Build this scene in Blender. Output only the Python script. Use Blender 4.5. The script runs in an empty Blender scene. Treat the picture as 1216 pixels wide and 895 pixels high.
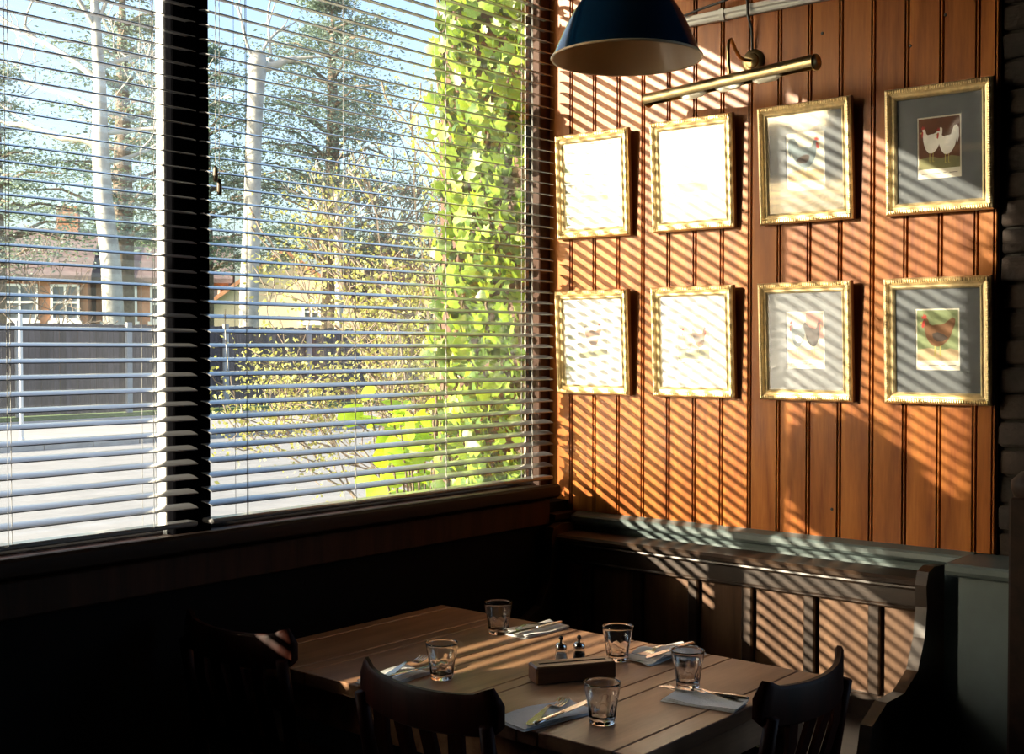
import bpy, math, random
import numpy as np
from mathutils import Vector, Matrix
random.seed(7); RNG = np.random.default_rng(11)
R = math.radians
scn = bpy.context.scene
COL = scn.collection

# ------------------------------------------------------------------ camera, sky, sun, exposure
cam_d = bpy.data.cameras.new('camera'); cam = bpy.data.objects.new('camera', cam_d); COL.objects.link(cam)
cam_d.sensor_width = 36.0; cam_d.lens = 1457.6 / 1216 * 36; cam_d.clip_start = .05; cam_d.clip_end = 500
cam.location = (2.637, -3.42, 1.50); cam.rotation_euler = (R(90 - 1.33), 0, R(39.95))
scn.camera = cam

SUN = Vector((.588, 1.0, -.353)).normalized()          # direction the sunlight travels
world = bpy.data.worlds.new('sky'); scn.world = world; world.use_nodes = True
wn = world.node_tree.nodes; wl = world.node_tree.links
sky = wn.new('ShaderNodeTexSky'); sky.sky_type = 'NISHITA'; sky.sun_disc = False
sky.sun_elevation = math.asin(-SUN.z); sky.sun_rotation = math.atan2(-SUN.x, -SUN.y)
sky.altitude = 50; sky.air_density = 1.0; sky.dust_density = 4.5; sky.ozone_density = 2.0
wn['Background'].inputs['Strength'].default_value = .62
wl.new(sky.outputs[0], wn['Background'].inputs[0])

sun_d = bpy.data.lights.new('sun', 'SUN'); sun = bpy.data.objects.new('sun', sun_d); COL.objects.link(sun)
sun_d.energy = 23.0; sun_d.color = (1.0, .87, .66); sun_d.angle = R(.53)
sun.rotation_euler = SUN.to_track_quat('-Z', 'Y').to_euler(); sun.location = (-10, -17, 8)

vs = scn.view_settings
scn.display_settings.display_device = 'sRGB'
vs.view_transform = 'Standard'; vs.look = 'None'; vs.exposure = 0.0; vs.gamma = 1.0; vs.use_curve_mapping = False

# ------------------------------------------------------------------ materials
MATS = {}
def mat(name, col=(.5, .5, .5), rough=.5, metal=0.0, spec=.5, noise=0, nscale=20, bump=0, bscale=60, coat=0, stretch=(1, 1, 1), trans=0, rand=0):
    m = bpy.data.materials.new(name); m.use_nodes = True; MATS[name] = m
    nt = m.node_tree; n = nt.nodes; l = nt.links; b = n['Principled BSDF']
    b.inputs['Base Color'].default_value = (*col, 1); b.inputs['Roughness'].default_value = rough
    b.inputs['Metallic'].default_value = metal; b.inputs['Specular IOR Level'].default_value = spec
    b.inputs['Coat Weight'].default_value = coat; b.inputs['Coat Roughness'].default_value = .15
    tc = n.new('ShaderNodeTexCoord'); mp = n.new('ShaderNodeMapping'); mp.inputs['Scale'].default_value = stretch
    oi = n.new('ShaderNodeObjectInfo'); vm = n.new('ShaderNodeVectorMath'); vm.operation = 'MULTIPLY_ADD'
    l.new(oi.outputs['Random'], vm.inputs[0]); vm.inputs[1].default_value = (17, 23, 31)
    l.new(tc.outputs['Object'], vm.inputs[2]); l.new(vm.outputs[0], mp.inputs[0])
    if noise:
        nz = n.new('ShaderNodeTexNoise'); nz.inputs['Scale'].default_value = nscale; nz.inputs['Detail'].default_value = 6
        l.new(mp.outputs[0], nz.inputs['Vector'])
        cr = n.new('ShaderNodeValToRGB'); cr.color_ramp.elements[0].position = .3; cr.color_ramp.elements[1].position = .7
        cr.color_ramp.elements[0].color = (*[c * (1 - noise) for c in col], 1); cr.color_ramp.elements[1].color = (*[min(1, c * (1 + noise)) for c in col], 1)
        l.new(nz.outputs['Fac'], cr.inputs[0]); out = cr.outputs[0]
        if rand:
            hs = n.new('ShaderNodeHueSaturation'); mr = n.new('ShaderNodeMapRange')
            mr.inputs['To Min'].default_value = 1 - rand; mr.inputs['To Max'].default_value = 1 + rand
            l.new(oi.outputs['Random'], mr.inputs['Value']); l.new(mr.outputs[0], hs.inputs['Value']); l.new(out, hs.inputs['Color']); out = hs.outputs[0]
        l.new(out, b.inputs['Base Color'])
    if bump:
        nb = n.new('ShaderNodeTexNoise'); nb.inputs['Scale'].default_value = bscale; nb.inputs['Detail'].default_value = 5
        l.new(mp.outputs[0], nb.inputs['Vector']); bp = n.new('ShaderNodeBump'); bp.inputs['Strength'].default_value = bump; bp.inputs['Distance'].default_value = .01
        l.new(nb.outputs['Fac'], bp.inputs['Height']); l.new(bp.outputs[0], b.inputs['Normal'])
    if trans:
        tr = n.new('ShaderNodeBsdfTranslucent'); tr.inputs[0].default_value = (col[0] * 1.5, col[1] * 1.4, col[2] * .8, 1)
        mx = n.new('ShaderNodeMixShader'); mx.inputs[0].default_value = trans
        l.new(b.outputs[0], mx.inputs[1]); l.new(tr.outputs[0], mx.inputs[2]); l.new(mx.outputs[0], n['Material Output'].inputs[0])
    return m

def wood(name, col, dark, rough=.45, scale=9, axis='z', spec=.5, coat=0, rand=.12, bump=.08):
    """grained timber: stretched noise rings + fine fibre, offset for each piece"""
    m = bpy.data.materials.new(name); m.use_nodes = True; MATS[name] = m
    nt = m.node_tree; n = nt.nodes; l = nt.links; b = n['Principled BSDF']
    b.inputs['Roughness'].default_value = rough; b.inputs['Specular IOR Level'].default_value = spec
    b.inputs['Coat Weight'].default_value = coat; b.inputs['Coat Roughness'].default_value = .2
    tc = n.new('ShaderNodeTexCoord'); oi = n.new('ShaderNodeObjectInfo')
    vm = n.new('ShaderNodeVectorMath'); vm.operation = 'MULTIPLY_ADD'; vm.inputs[1].default_value = (3.7, 2.9, 5.3)
    l.new(oi.outputs['Random'], vm.inputs[0]); l.new(tc.outputs['Object'], vm.inputs[2])
    mp = n.new('ShaderNodeMapping'); s = {'x': (.09, 1, 1), 'y': (1, .09, 1), 'z': (1, 1, .09)}[axis]
    mp.inputs['Scale'].default_value = s; l.new(vm.outputs[0], mp.inputs[0])
    n1 = n.new('ShaderNodeTexNoise'); n1.inputs['Scale'].default_value = scale; n1.inputs['Detail'].default_value = 2
    l.new(mp.outputs[0], n1.inputs['Vector'])
    ml = n.new('ShaderNodeMath'); ml.operation = 'MULTIPLY'; ml.inputs[1].default_value = 9; l.new(n1.outputs['Fac'], ml.inputs[0])
    fr = n.new('ShaderNodeMath'); fr.operation = 'PINGPONG'; fr.inputs[1].default_value = 1; l.new(ml.outputs[0], fr.inputs[0])
    n2 = n.new('ShaderNodeTexNoise'); n2.inputs['Scale'].default_value = scale * 22; n2.inputs['Detail'].default_value = 4
    l.new(mp.outputs[0], n2.inputs['Vector'])
    ad = n.new('ShaderNodeMath'); ad.operation = 'MULTIPLY_ADD'; ad.inputs[1].default_value = .45; l.new(fr.outputs[0], ad.inputs[0])
    m2 = n.new('ShaderNodeMath'); m2.operation = 'MULTIPLY'; m2.inputs[1].default_value = .6; l.new(n2.outputs['Fac'], m2.inputs[0]); l.new(m2.outputs[0], ad.inputs[2])
    cr = n.new('ShaderNodeValToRGB'); cr.color_ramp.elements[0].position = .15; cr.color_ramp.elements[1].position = .8
    cr.color_ramp.elements[0].color = (*dark, 1); cr.color_ramp.elements[1].color = (*col, 1); l.new(ad.outputs[0], cr.inputs[0])
    hs = n.new('ShaderNodeHueSaturation'); mr = n.new('ShaderNodeMapRange'); mr.inputs['To Min'].default_value = 1 - rand; mr.inputs['To Max'].default_value = 1 + rand
    l.new(oi.outputs['Random'], mr.inputs['Value']); l.new(mr.outputs[0], hs.inputs['Value']); l.new(cr.outputs[0], hs.inputs['Color'])
    l.new(hs.outputs[0], b.inputs['Base Color'])
    if bump:
        bp = n.new('ShaderNodeBump'); bp.inputs['Strength'].default_value = bump; bp.inputs['Distance'].default_value = .004
        l.new(ad.outputs[0], bp.inputs['Height']); l.new(bp.outputs[0], b.inputs['Normal'])
    return m

def pane_mat(name, ior=1.5, rough=0.0, tint=(1, 1, 1), dust=0):
    """thin sheet of glass: Fresnel mix of clear transmission and reflection"""
    m = bpy.data.materials.new(name); m.use_nodes = True; MATS[name] = m
    nt = m.node_tree; n = nt.nodes; l = nt.links; n.remove(n['Principled BSDF'])
    f = n.new('ShaderNodeFresnel'); ge = n.new('ShaderNodeNewGeometry'); mi = n.new('ShaderNodeMapRange')
    mi.inputs['To Min'].default_value = ior; mi.inputs['To Max'].default_value = 1 / ior; l.new(ge.outputs['Backfacing'], mi.inputs['Value']); l.new(mi.outputs[0], f.inputs['IOR'])
    t = n.new('ShaderNodeBsdfTransparent'); t.inputs[0].default_value = (*tint, 1)
    g = n.new('ShaderNodeBsdfGlossy'); g.inputs['Roughness'].default_value = rough; g.inputs[0].default_value = (1, 1, 1, 1)
    mx = n.new('ShaderNodeMixShader'); l.new(f.outputs[0], mx.inputs[0]); l.new(t.outputs[0], mx.inputs[1]); l.new(g.outputs[0], mx.inputs[2])
    last = mx
    if dust:
        tr = n.new('ShaderNodeBsdfTranslucent'); tr.inputs[0].default_value = (.9, .9, .9, 1); m2 = n.new('ShaderNodeMixShader')
        tc = n.new('ShaderNodeTexCoord'); nz = n.new('ShaderNodeTexNoise'); nz.inputs['Scale'].default_value = 2.5; nz.inputs['Detail'].default_value = 5; l.new(tc.outputs['Object'], nz.inputs['Vector'])
        mr = n.new('ShaderNodeMapRange'); mr.inputs['From Min'].default_value = .3; mr.inputs['From Max'].default_value = .7; mr.inputs['To Min'].default_value = dust * .6; mr.inputs['To Max'].default_value = dust * 1.4
        l.new(nz.outputs['Fac'], mr.inputs['Value']); l.new(mr.outputs[0], m2.inputs[0]); l.new(mx.outputs[0], m2.inputs[1]); l.new(tr.outputs[0], m2.inputs[2]); last = m2
    l.new(last.outputs[0], n['Material Output'].inputs[0]); return m

def glass_mat(name, col=(1, 1, 1), rough=0.0, ior=1.5):
    m = bpy.data.materials.new(name); m.use_nodes = True; MATS[name] = m
    b = m.node_tree.nodes['Principled BSDF']; b.inputs['Base Color'].default_value = (*col, 1); b.inputs['Roughness'].default_value = rough
    b.inputs['Transmission Weight'].default_value = 1; b.inputs['IOR'].default_value = ior; return m

wood('panel_wood', (.345, .116, .021), (.165, .040, .006), rough=.34, scale=7, axis='z', spec=.17, rand=.13)
wood('table_wood', (.35, .185, .096), (.18, .086, .043), rough=.42, scale=8, axis='y', spec=.5, rand=.08)
wood('settle_wood', (.042, .021, .010), (.015, .007, .0035), rough=.42, scale=8, axis='x', spec=.5, rand=.1)
wood('settle_panel', (.165, .084, .042), (.08, .037, .018), rough=.4, scale=7, axis='z', spec=.5, rand=.1)
wood('chair_wood', (.030, .007, .004), (.011, .003, .002), rough=.45, scale=9, axis='z', spec=.06, rand=.05)
wood('block_wood', (.13, .055, .02), (.06, .024, .009), rough=.35, scale=12, axis='x', rand=.05)
wood('sill_wood', (.020, .009, .005), (.008, .004, .002), rough=.6, spec=.15, scale=8, axis='y', rand=.05)
wood('jamb_wood', (.045, .017, .008), (.02, .008, .004), rough=.6, spec=.15, scale=8, axis='z', rand=.05)
wood('fence_wood', (.105, .085, .09), (.05, .042, .048), rough=.85, scale=6, axis='z', rand=.3)
mat('black_paint', (.002, .002, .0025), .9, spec=.0)
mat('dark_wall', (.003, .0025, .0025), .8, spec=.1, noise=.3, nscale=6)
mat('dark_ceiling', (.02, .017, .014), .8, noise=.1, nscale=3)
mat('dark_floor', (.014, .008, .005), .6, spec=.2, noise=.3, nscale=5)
mat('white_paint', (.75, .74, .70), .5, noise=.05, nscale=8)
mat('slat_paint', (.18, .18, .185), .3, spec=.5, coat=1.0)
mat('cord', (.30, .30, .29), .8)
mat('tassel', (.12, .09, .06), .5)
mat('green_paint', (.092, .116, .114), .38, spec=.5, noise=.12, nscale=9)
mat('conduit_paint', (.50, .52, .52), .4)
mat('black_cable', (.008, .008, .008), .5)
mat('brass', (.42, .30, .14), .28, metal=1.0)
mat('bulb_glass', (.8, .75, .62), .15)
mat('gilt', (.66, .52, .29), .34, metal=.65, noise=.2, nscale=60)
mat('frame_side', (.16, .065, .03), .5)
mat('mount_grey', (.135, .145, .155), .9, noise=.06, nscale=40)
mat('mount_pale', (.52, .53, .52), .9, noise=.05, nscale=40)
mat('paper', (.72, .68, .58), .9)
mat('ink', (.20, .18, .16), .9)
pane_mat('window_glass', 1.45, 0.0, (.97, .985, .98), .004)
pane_mat('window_glass_dusty', 1.45, 0.0, (.97, .985, .98), .009)
pane_mat('picture_glass', 1.60, .06)
glass_mat('tumbler_glass', (1, 1, 1), 0.0, 1.5)
mat('enamel_navy', (.002, .025, .065), .12, spec=.6, coat=.8)
mat('enamel_cream', (.86, .62, .36), .3)
mat('steel', (.62, .61, .58), .2, metal=1.0)
mat('napkin_paper', (.88, .88, .86), .85, bump=.25, bscale=180)
mat('salt_white', (.85, .84, .80), .8)
mat('pepper_dark', (.03, .025, .02), .8, noise=.5, nscale=300)
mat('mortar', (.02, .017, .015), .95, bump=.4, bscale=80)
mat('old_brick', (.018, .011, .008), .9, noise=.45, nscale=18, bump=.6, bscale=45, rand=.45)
# outdoors
mat('asphalt', (.21, .207, .205), .85, noise=.10, nscale=3, bump=.1, bscale=80)
mat('pavement_slab', (.27, .26, .25), .85, noise=.1, nscale=2)
mat('kerb_stone', (.36, .34, .32), .85, noise=.2, nscale=4)
mat('grass', (.07, .13, .03), .9, noise=.4, nscale=6)
mat('earth', (.12, .085, .055), .95, noise=.3, nscale=4)
mat('concrete', (.33, .33, .33), .9, noise=.12, nscale=5)
mat('bark_pale', (.42, .40, .35), .85, noise=.3, nscale=3, bump=.3, bscale=8)
mat('bark_brown', (.16, .12, .09), .9, noise=.3, nscale=10)
mat('twig', (.20, .16, .12), .9)
mat('cedar_leaf', (.105, .175, .155), .75, noise=.35, nscale=.5, trans=.25)
mat('cedar_leaf_light', (.17, .235, .20), .75, noise=.35, nscale=.5, trans=.25)
mat('shrub_leaf', (.30, .31, .105), .6, noise=.5, nscale=4, trans=.35)
mat('ivy_leaf', (.20, .30, .035), .38, noise=.35, nscale=9, trans=.42)
mat('ivy_leaf_dark', (.07, .13, .025), .36, noise=.35, nscale=9, trans=.35)
mat('lime_leaf', (.30, .46, .02), .42, noise=.25, nscale=5, trans=.5)
mat('ivy_stem', (.09, .065, .04), .9)
mat('house_brick', (.42, .19, .10), .9, noise=.2, nscale=2)
mat('house_render', (.60, .50, .34), .9, noise=.08, nscale=.5)
mat('dark_cladding', (.075, .05, .045), .9, noise=.2, nscale=1)
mat('roof_tile', (.14, .10, .095), .9, noise=.3, nscale=2)
mat('roof_orange', (.38, .18, .09), .9, noise=.3, nscale=2)
mat('house_glass', (.10, .12, .14), .1)
mat('galvanised', (.60, .61, .62), .4, metal=.3)
mat('facade_brick', (.09, .05, .036), .9, noise=.25, nscale=14, bump=.3, bscale=40)
mat('basket_wire', (.03, .03, .03), .5)
# flat print colours
for nm, c in dict(p_brown=(.12, .045, .02), p_green=(.20, .24, .12), p_sky=(.50, .50, .42), p_ground=(.20, .19, .09), p_white=(.78, .76, .70), p_red=(.42, .045, .04),
                  p_hen=(.16, .075, .035), p_hen_dark=(.05, .035, .028), p_slate=(.15, .19, .21), p_buff=(.48, .36, .22), p_leg=(.45, .38, .12), p_rose=(.42, .20, .16)).items():
    mat(nm, c, .9, noise=.12, nscale=40)
M = MATS

# ------------------------------------------------------------------ mesh helpers
class MB:
    def __init__(s): s.v = []; s.f = []; s.mi = []
    def add(s, vs_, fs, m=0):
        o = len(s.v); s.v += [tuple(p) for p in vs_]; s.f += [tuple(i + o for i in f) for f in fs]; s.mi += [m] * len(fs); return s
    def box(s, a, b, m=0, mtx=None):
        x0, y0, z0 = a; x1, y1, z1 = b
        p = [(x0, y0, z0), (x1, y0, z0), (x1, y1, z0), (x0, y1, z0), (x0, y0, z1), (x1, y0, z1), (x1, y1, z1), (x0, y1, z1)]
        if mtx: p = [mtx @ Vector(q) for q in p]
        return s.add(p, [(0, 3, 2, 1), (4, 5, 6, 7), (0, 1, 5, 4), (1, 2, 6, 5), (2, 3, 7, 6), (3, 0, 4, 7)], m)
    def bbox(s, a, b, e=.003, m=0):
        """box with chamfered edges on every side (rounded look)"""
        x0, y0, z0 = a; x1, y1, z1 = b; vs_ = []
        idx = {}
        for i, x in enumerate((x0, x1)):
            for j, y in enumerate((y0, y1)):
                for k, z in enumerate((z0, z1)):
                    sx, sy, sz = (e if i == 0 else -e), (e if j == 0 else -e), (e if k == 0 else -e)
                    idx[i, j, k, 0] = len(vs_); vs_.append((x, y + sy, z + sz))
                    idx[i, j, k, 1] = len(vs_); vs_.append((x + sx, y, z + sz))
                    idx[i, j, k, 2] = len(vs_); vs_.append((x + sx, y + sy, z))
        fs = []
        for i in (0, 1): fs.append([idx[i, 0, 0, 0], idx[i, 1, 0, 0], idx[i, 1, 1, 0], idx[i, 0, 1, 0]][::(-1 if i == 0 else 1)])
        for j in (0, 1): fs.append([idx[0, j, 0, 1], idx[0, j, 1, 1], idx[1, j, 1, 1], idx[1, j, 0, 1]][::(-1 if j == 0 else 1)])
        for k in (0, 1): fs.append([idx[0, 0, k, 2], idx[1, 0, k, 2], idx[1, 1, k, 2], idx[0, 1, k, 2]][::(-1 if k == 0 else 1)])
        for j in (0, 1):
            for k in (0, 1): fs.append([idx[0, j, k, 1], idx[1, j, k, 1], idx[1, j, k, 2], idx[0, j, k, 2]])
        for i in (0, 1):
            for k in (0, 1): fs.append([idx[i, 0, k, 0], idx[i, 1, k, 0], idx[i, 1, k, 2], idx[i, 0, k, 2]])
        for i in (0, 1):
            for j in (0, 1): fs.append([idx[i, j, 0, 0], idx[i, j, 1, 0], idx[i, j, 1, 1], idx[i, j, 0, 1]])
        for i in (0, 1):
            for j in (0, 1):
                for k in (0, 1): fs.append([idx[i, j, k, 0], idx[i, j, k, 1], idx[i, j, k, 2]])
        return s.add(vs_, fs, m)
    def tube(s, pts, r, n=8, m=0, cap=True):
        pts = [Vector(p) for p in pts]; rs = r if isinstance(r, (list, tuple)) else [r] * len(pts); o = len(s.v); up = None
        for i, p in enumerate(pts):
            d = (pts[min(i + 1, len(pts) - 1)] - pts[max(i - 1, 0)]).normalized()
            if up is None: up = Vector((0, 0, 1)) if abs(d.z) < .9 else Vector((1, 0, 0))
            a = d.cross(up).normalized(); b = a.cross(d).normalized(); up = b
            for k in range(n):
                t = 2 * math.pi * k / n; s.v.append(tuple(p + (a * math.cos(t) + b * math.sin(t)) * rs[i]))
        for i in range(len(pts) - 1):
            for k in range(n):
                k2 = (k + 1) % n; s.f.append((o + i * n + k, o + i * n + k2, o + (i + 1) * n + k2, o + (i + 1) * n + k)); s.mi.append(m)
        if cap:
            s.f.append(tuple(o + k for k in range(n))[::-1]); s.f.append(tuple(o + (len(pts) - 1) * n + k for k in range(n))); s.mi += [m, m]
        return s
    def lathe(s, prof, n=32, m=0, c=(0, 0, 0), rmod=None, cap0=False, cap1=False):
        o = len(s.v)
        for r, z in prof:
            for k in range(n):
                t = 2 * math.pi * k / n; rr = r * (rmod(t, z) if rmod else 1)
                s.v.append((c[0] + rr * math.cos(t), c[1] + rr * math.sin(t), c[2] + z))
        for i in range(len(prof) - 1):
            for k in range(n):
                k2 = (k + 1) % n; s.f.append((o + i * n + k, o + i * n + k2, o + (i + 1) * n + k2, o + (i + 1) * n + k)); s.mi.append(m)
        if cap0: s.f.append(tuple(o + k for k in range(n))[::-1]); s.mi.append(m)
        if cap1: s.f.append(tuple(o + (len(prof) - 1) * n + k for k in range(n))); s.mi.append(m)
        return s
    def prism(s, poly, h0, h1, axis='z', m=0):
        """polygon in the plane across `axis`, extruded from h0 to h1"""
        def P(a, b, h): return {'z': (a, b, h), 'y': (a, h, b), 'x': (h, a, b)}[axis]
        n = len(poly); o = [P(a, b, h0) for a, b in poly] + [P(a, b, h1) for a, b in poly]
        fs = [tuple(range(n))[::-1], tuple(range(n, 2 * n))] + [(i, (i + 1) % n, n + (i + 1) % n, n + i) for i in range(n)]
        return s.add(o, fs, m)
    def mesh(s, name, mats, smooth=False):
        me = bpy.data.meshes.new(name); me.from_pydata(s.v, [], s.f)
        for mm in (mats if isinstance(mats, (list, tuple)) else [mats]): me.materials.append(M[mm] if isinstance(mm, str) else mm)
        if any(s.mi): me.polygons.foreach_set('material_index', s.mi)
        if smooth is True: me.polygons.foreach_set('use_smooth', [True] * len(s.f))
        import bmesh
        b = bmesh.new(); b.from_mesh(me); bmesh.ops.recalc_face_normals(b, faces=b.faces); b.to_mesh(me); b.free()
        if isinstance(smooth, (int, float)) and smooth is not True and smooth: 
            me.polygons.foreach_set('use_smooth', [True] * len(s.f)); me.set_sharp_from_angle(angle=R(smooth))
        me.update(); return me
    def build(s, name, mats, parent=None, smooth=False, loc=None, rot=None):
        return place(name, s.mesh(name, mats, smooth), parent, loc, rot)

def place(name, me, parent=None, loc=None, rot=None):
    o = bpy.data.objects.new(name, me); COL.objects.link(o)
    if parent: o.parent = parent
    if loc is not None: o.location = loc
    if rot is not None: o.rotation_euler = rot
    return o
def tag(o, label, cat, group=None, kind=None):
    o['label'] = label
    if cat: o['category'] = cat
    if group: o['group'] = group
    if kind: o['kind'] = kind
    return o
def empty(name, loc=(0, 0, 0), rz=0, rot=None):
    o = bpy.data.objects.new(name, None); COL.objects.link(o); o.location = loc; o.rotation_euler = rot or (0, 0, rz); o.empty_display_size = .1; return o
def struct(o, label, cat): o['kind'] = 'structure'; o['label'] = label; o['category'] = cat; return o
def copy_tree(o, parent=None):
    c = o.copy(); COL.objects.link(c); c.parent = parent
    for ch in list(o.children): copy_tree(ch, c)
    return c
def raw_mesh(name, V, F, mats, mi=None, smooth=False):
    """V (n,3) array, F (m,k) array -> mesh, quickly"""
    me = bpy.data.meshes.new(name); k = F.shape[1]
    me.vertices.add(len(V)); me.vertices.foreach_set('co', V.astype(np.float32).ravel())
    me.loops.add(F.size); me.loops.foreach_set('vertex_index', F.astype(np.int32).ravel())
    me.polygons.add(len(F)); me.polygons.foreach_set('loop_start', np.arange(0, F.size, k, dtype=np.int32))
    for mm in mats: me.materials.append(M[mm])
    if mi is not None: me.polygons.foreach_set('material_index', mi.astype(np.int32))
    me.update(calc_edges=True); me.validate(); return me
def leaf_cloud(name, P, size, mats, aspect=.55, flat=0.0, mi=None):
    """small pointed leaves (rhombi) scattered at points P"""
    n = len(P); d = RNG.normal(size=(n, 3)); d[:, 2] *= (1 - flat); d /= np.linalg.norm(d, axis=1)[:, None]
    e = RNG.normal(size=(n, 3)); e -= d * (e * d).sum(1)[:, None]; e /= np.linalg.norm(e, axis=1)[:, None]
    s = (size * RNG.uniform(.6, 1.4, n))[:, None]
    V = np.stack([P - d * s * .5, P + e * s * aspect * .5, P + d * s * .5, P - e * s * aspect * .5], 1).reshape(-1, 3)
    F = np.arange(4 * n).reshape(n, 4)
    if mi is None and len(mats) > 1: mi = RNG.integers(0, len(mats), n)
    return raw_mesh(name, V, F, mats, mi)

# ================================================================== THE ROOM
CEIL = 3.10; GR = -.10
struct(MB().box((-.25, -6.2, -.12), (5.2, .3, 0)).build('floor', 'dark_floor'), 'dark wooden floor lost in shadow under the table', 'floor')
struct(MB().box((-.25, -6.2, CEIL), (5.2, .3, CEIL + .15)).build('ceiling', 'dark_ceiling'), 'dark ceiling above the pendant lamp', 'ceiling')
struct(MB().box((-.05, -6.2, 0), (5.2, -6.0, CEIL)).build('wall_back', 'dark_wall'), 'dark back wall behind the viewer', 'wall')
struct(MB().box((5.0, -6.0, 0), (5.2, .3, CEIL)).build('wall_side', 'dark_wall'), 'dark side wall to the right of the viewer', 'wall')

# window wall: solid below the sill, above the head, and past the last window
WIN = [(-1.449, -.06), (-2.88, -1.564)]          # clear openings
ZB, ZT = 1.02, 2.90
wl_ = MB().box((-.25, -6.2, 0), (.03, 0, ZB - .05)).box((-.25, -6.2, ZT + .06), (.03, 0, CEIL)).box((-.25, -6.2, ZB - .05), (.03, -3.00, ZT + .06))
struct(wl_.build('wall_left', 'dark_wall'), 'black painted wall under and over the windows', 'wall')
FX0, FX1 = -.11, -.05
for i, (y0, y1) in enumerate(WIN):
    w = struct(empty('window_%d' % (i + 1), (-.08, (y0 + y1) / 2, ZB)), ['large window pane beside the panelled wall, ivy outside', 'window pane left of the dark mullion, street outside'][i], 'window')
    cy = (y0 + y1) / 2; a = y0 - cy; b = y1 - cy
    bb = MB().bbox((-.03, a - .0, -.05), (.03, b + .0, 0), .004).build('bottom_rail', 'jamb_wood', w)
    MB().bbox((-.03, a, ZT - ZB), (.03, b, ZT - ZB + .06), .004).build('head_rail', 'jamb_wood', w)
    MB().box((-.003, a - .005, -.005), (.003, b + .005, ZT - ZB + .005)).build('pane', 'window_glass_dusty' if i else 'window_glass', w)
    # glazing beads round the pane, white outside
    g = MB()
    for k_, (p, q) in enumerate((((-.026, a, 0), (-.006, a + .010, ZT - ZB)), ((-.026, b - .010, 0), (-.006, b, ZT - ZB)), ((-.026, a + .010, 0), (-.006, b - .010, .012)), ((-.026, a + .010, ZT - ZB - .012), (-.006, b - .010, ZT - ZB)))):
        if not (i == 1 and k_ == 1): g.box(p, q)
    g.build('glazing_bead', 'black_paint', w)
    # the post on the window's right side
    pr = (WIN[i - 1][0] if i else 0.0) - cy
    MB().bbox((-.03 if i == 0 else -.0085, b, -.05), (.03, pr, ZT - ZB + .06), .004).build('jamb' if i == 0 else 'mullion', 'jamb_wood' if i == 0 else 'black_paint', w)
    MB().bbox((-.040, b - .002, -.05), (-.0305 if i == 0 else -.009, pr, ZT - ZB + .06), .003).build('outer_post', 'white_paint', w)
    if i == 1: MB().bbox((-.03, a - .12, -.05), (.03, a, ZT - ZB + .06), .004).build('jamb', 'jamb_wood', w)

# inner window sill with nosing, apron and lower ledge
struct(MB().prism([(-.05, .985), (.085, .995), (.094, 1.003), (.096, 1.020), (.094, 1.034), (.086, 1.041), (-.05, 1.021)], -3.00, -.13, 'y').build('trim_1', 'sill_wood', smooth=40), 'black window sill board with a rounded nose', 'sill')
struct(MB().bbox((.03, -3.00, .90), (.052, -.13, .985), .004).build('trim_2', 'jamb_wood'), 'brown wooden apron board under the window sill', 'trim')
struct(MB().prism([(.03, .80), (.042, .80), (.042, .90), (.072, .915), (.075, .935), (.03, .935)], -.13, 0, 'y').build('trim_3', 'sill_wood'), 'short dark ledge in the corner below the window', 'trim')

# panelled wall: backing + tongue-and-groove planks with a bead at each joint
wr = MB().box((-.11, .018, 0), (1.50, .30, CEIL)).build('wall_right', 'black_paint'); struct(wr, 'varnished orange brown tongue and groove plank wall', 'wall')
PZ0, PZ1 = .935, CEIL
def plank_mesh(w):
    # section in x,y: flat face, then quirk, bead and gap on the right side
    s = [(.0012, .018), (.0012, .0015), (.0028, 0), (w - .0140, 0), (w - .0132, .0012), (w - .0130, .012), (w - .0102, .012), (w - .0098, .003), (w - .0080, .0008), (w - .0058, .0008), (w - .0040, .003), (w - .0036, .012), (w - .0008, .012), (w - .0008, .018)]
    return MB().prism(s, PZ0, PZ1, 'z').mesh('plank', 'panel_wood')
pm = plank_mesh(.1); 
place('plank', plank_mesh(.155), wr, (-.108, 0, 0))
for i in range(14): place('plank', pm, wr, (.047 + .1 * i, 0, 0))
place('plank', plank_mesh(.053), wr, (1.447, 0, 0))
# screws left in the planks
sm = MB().lathe([(0, -.003), (.0035, -.003), (.0045, -.001), (.0045, .002)], 10).mesh('screw', 'black_cable')
for x, z in ((.563, 2.345), (.562, 2.238), (.364, 2.325), (.98, 2.44), (1.25, 2.36), (1.02, 1.02), (1.35, 2.43)): place('screw', sm, wr, (x, -.0005, z), (R(90), 0, 0)) if False else place('screw', sm, wr, (x, 0, z), (R(-90), 0, 0))

# green dado: moulded ledge and flat board below
struct(MB().prism([(0.018, .880), (-.018, .880), (-.022, .892), (-.040, .900), (-.046, .908), (-.046, .922), (-.040, .928), (-.004, .936), (.018, .936)][::-1], .076, 1.448, 'x').build('trim_4', 'green_paint'), 'grey green dado ledge along the bottom of the planks', 'trim')
# prism axis x takes (y,z)
struct(MB().box((.04, -.014, .05), (1.448, .018, .880)).build('trim_5', 'green_paint'), 'grey green dado board behind the settle', 'trim')
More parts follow.
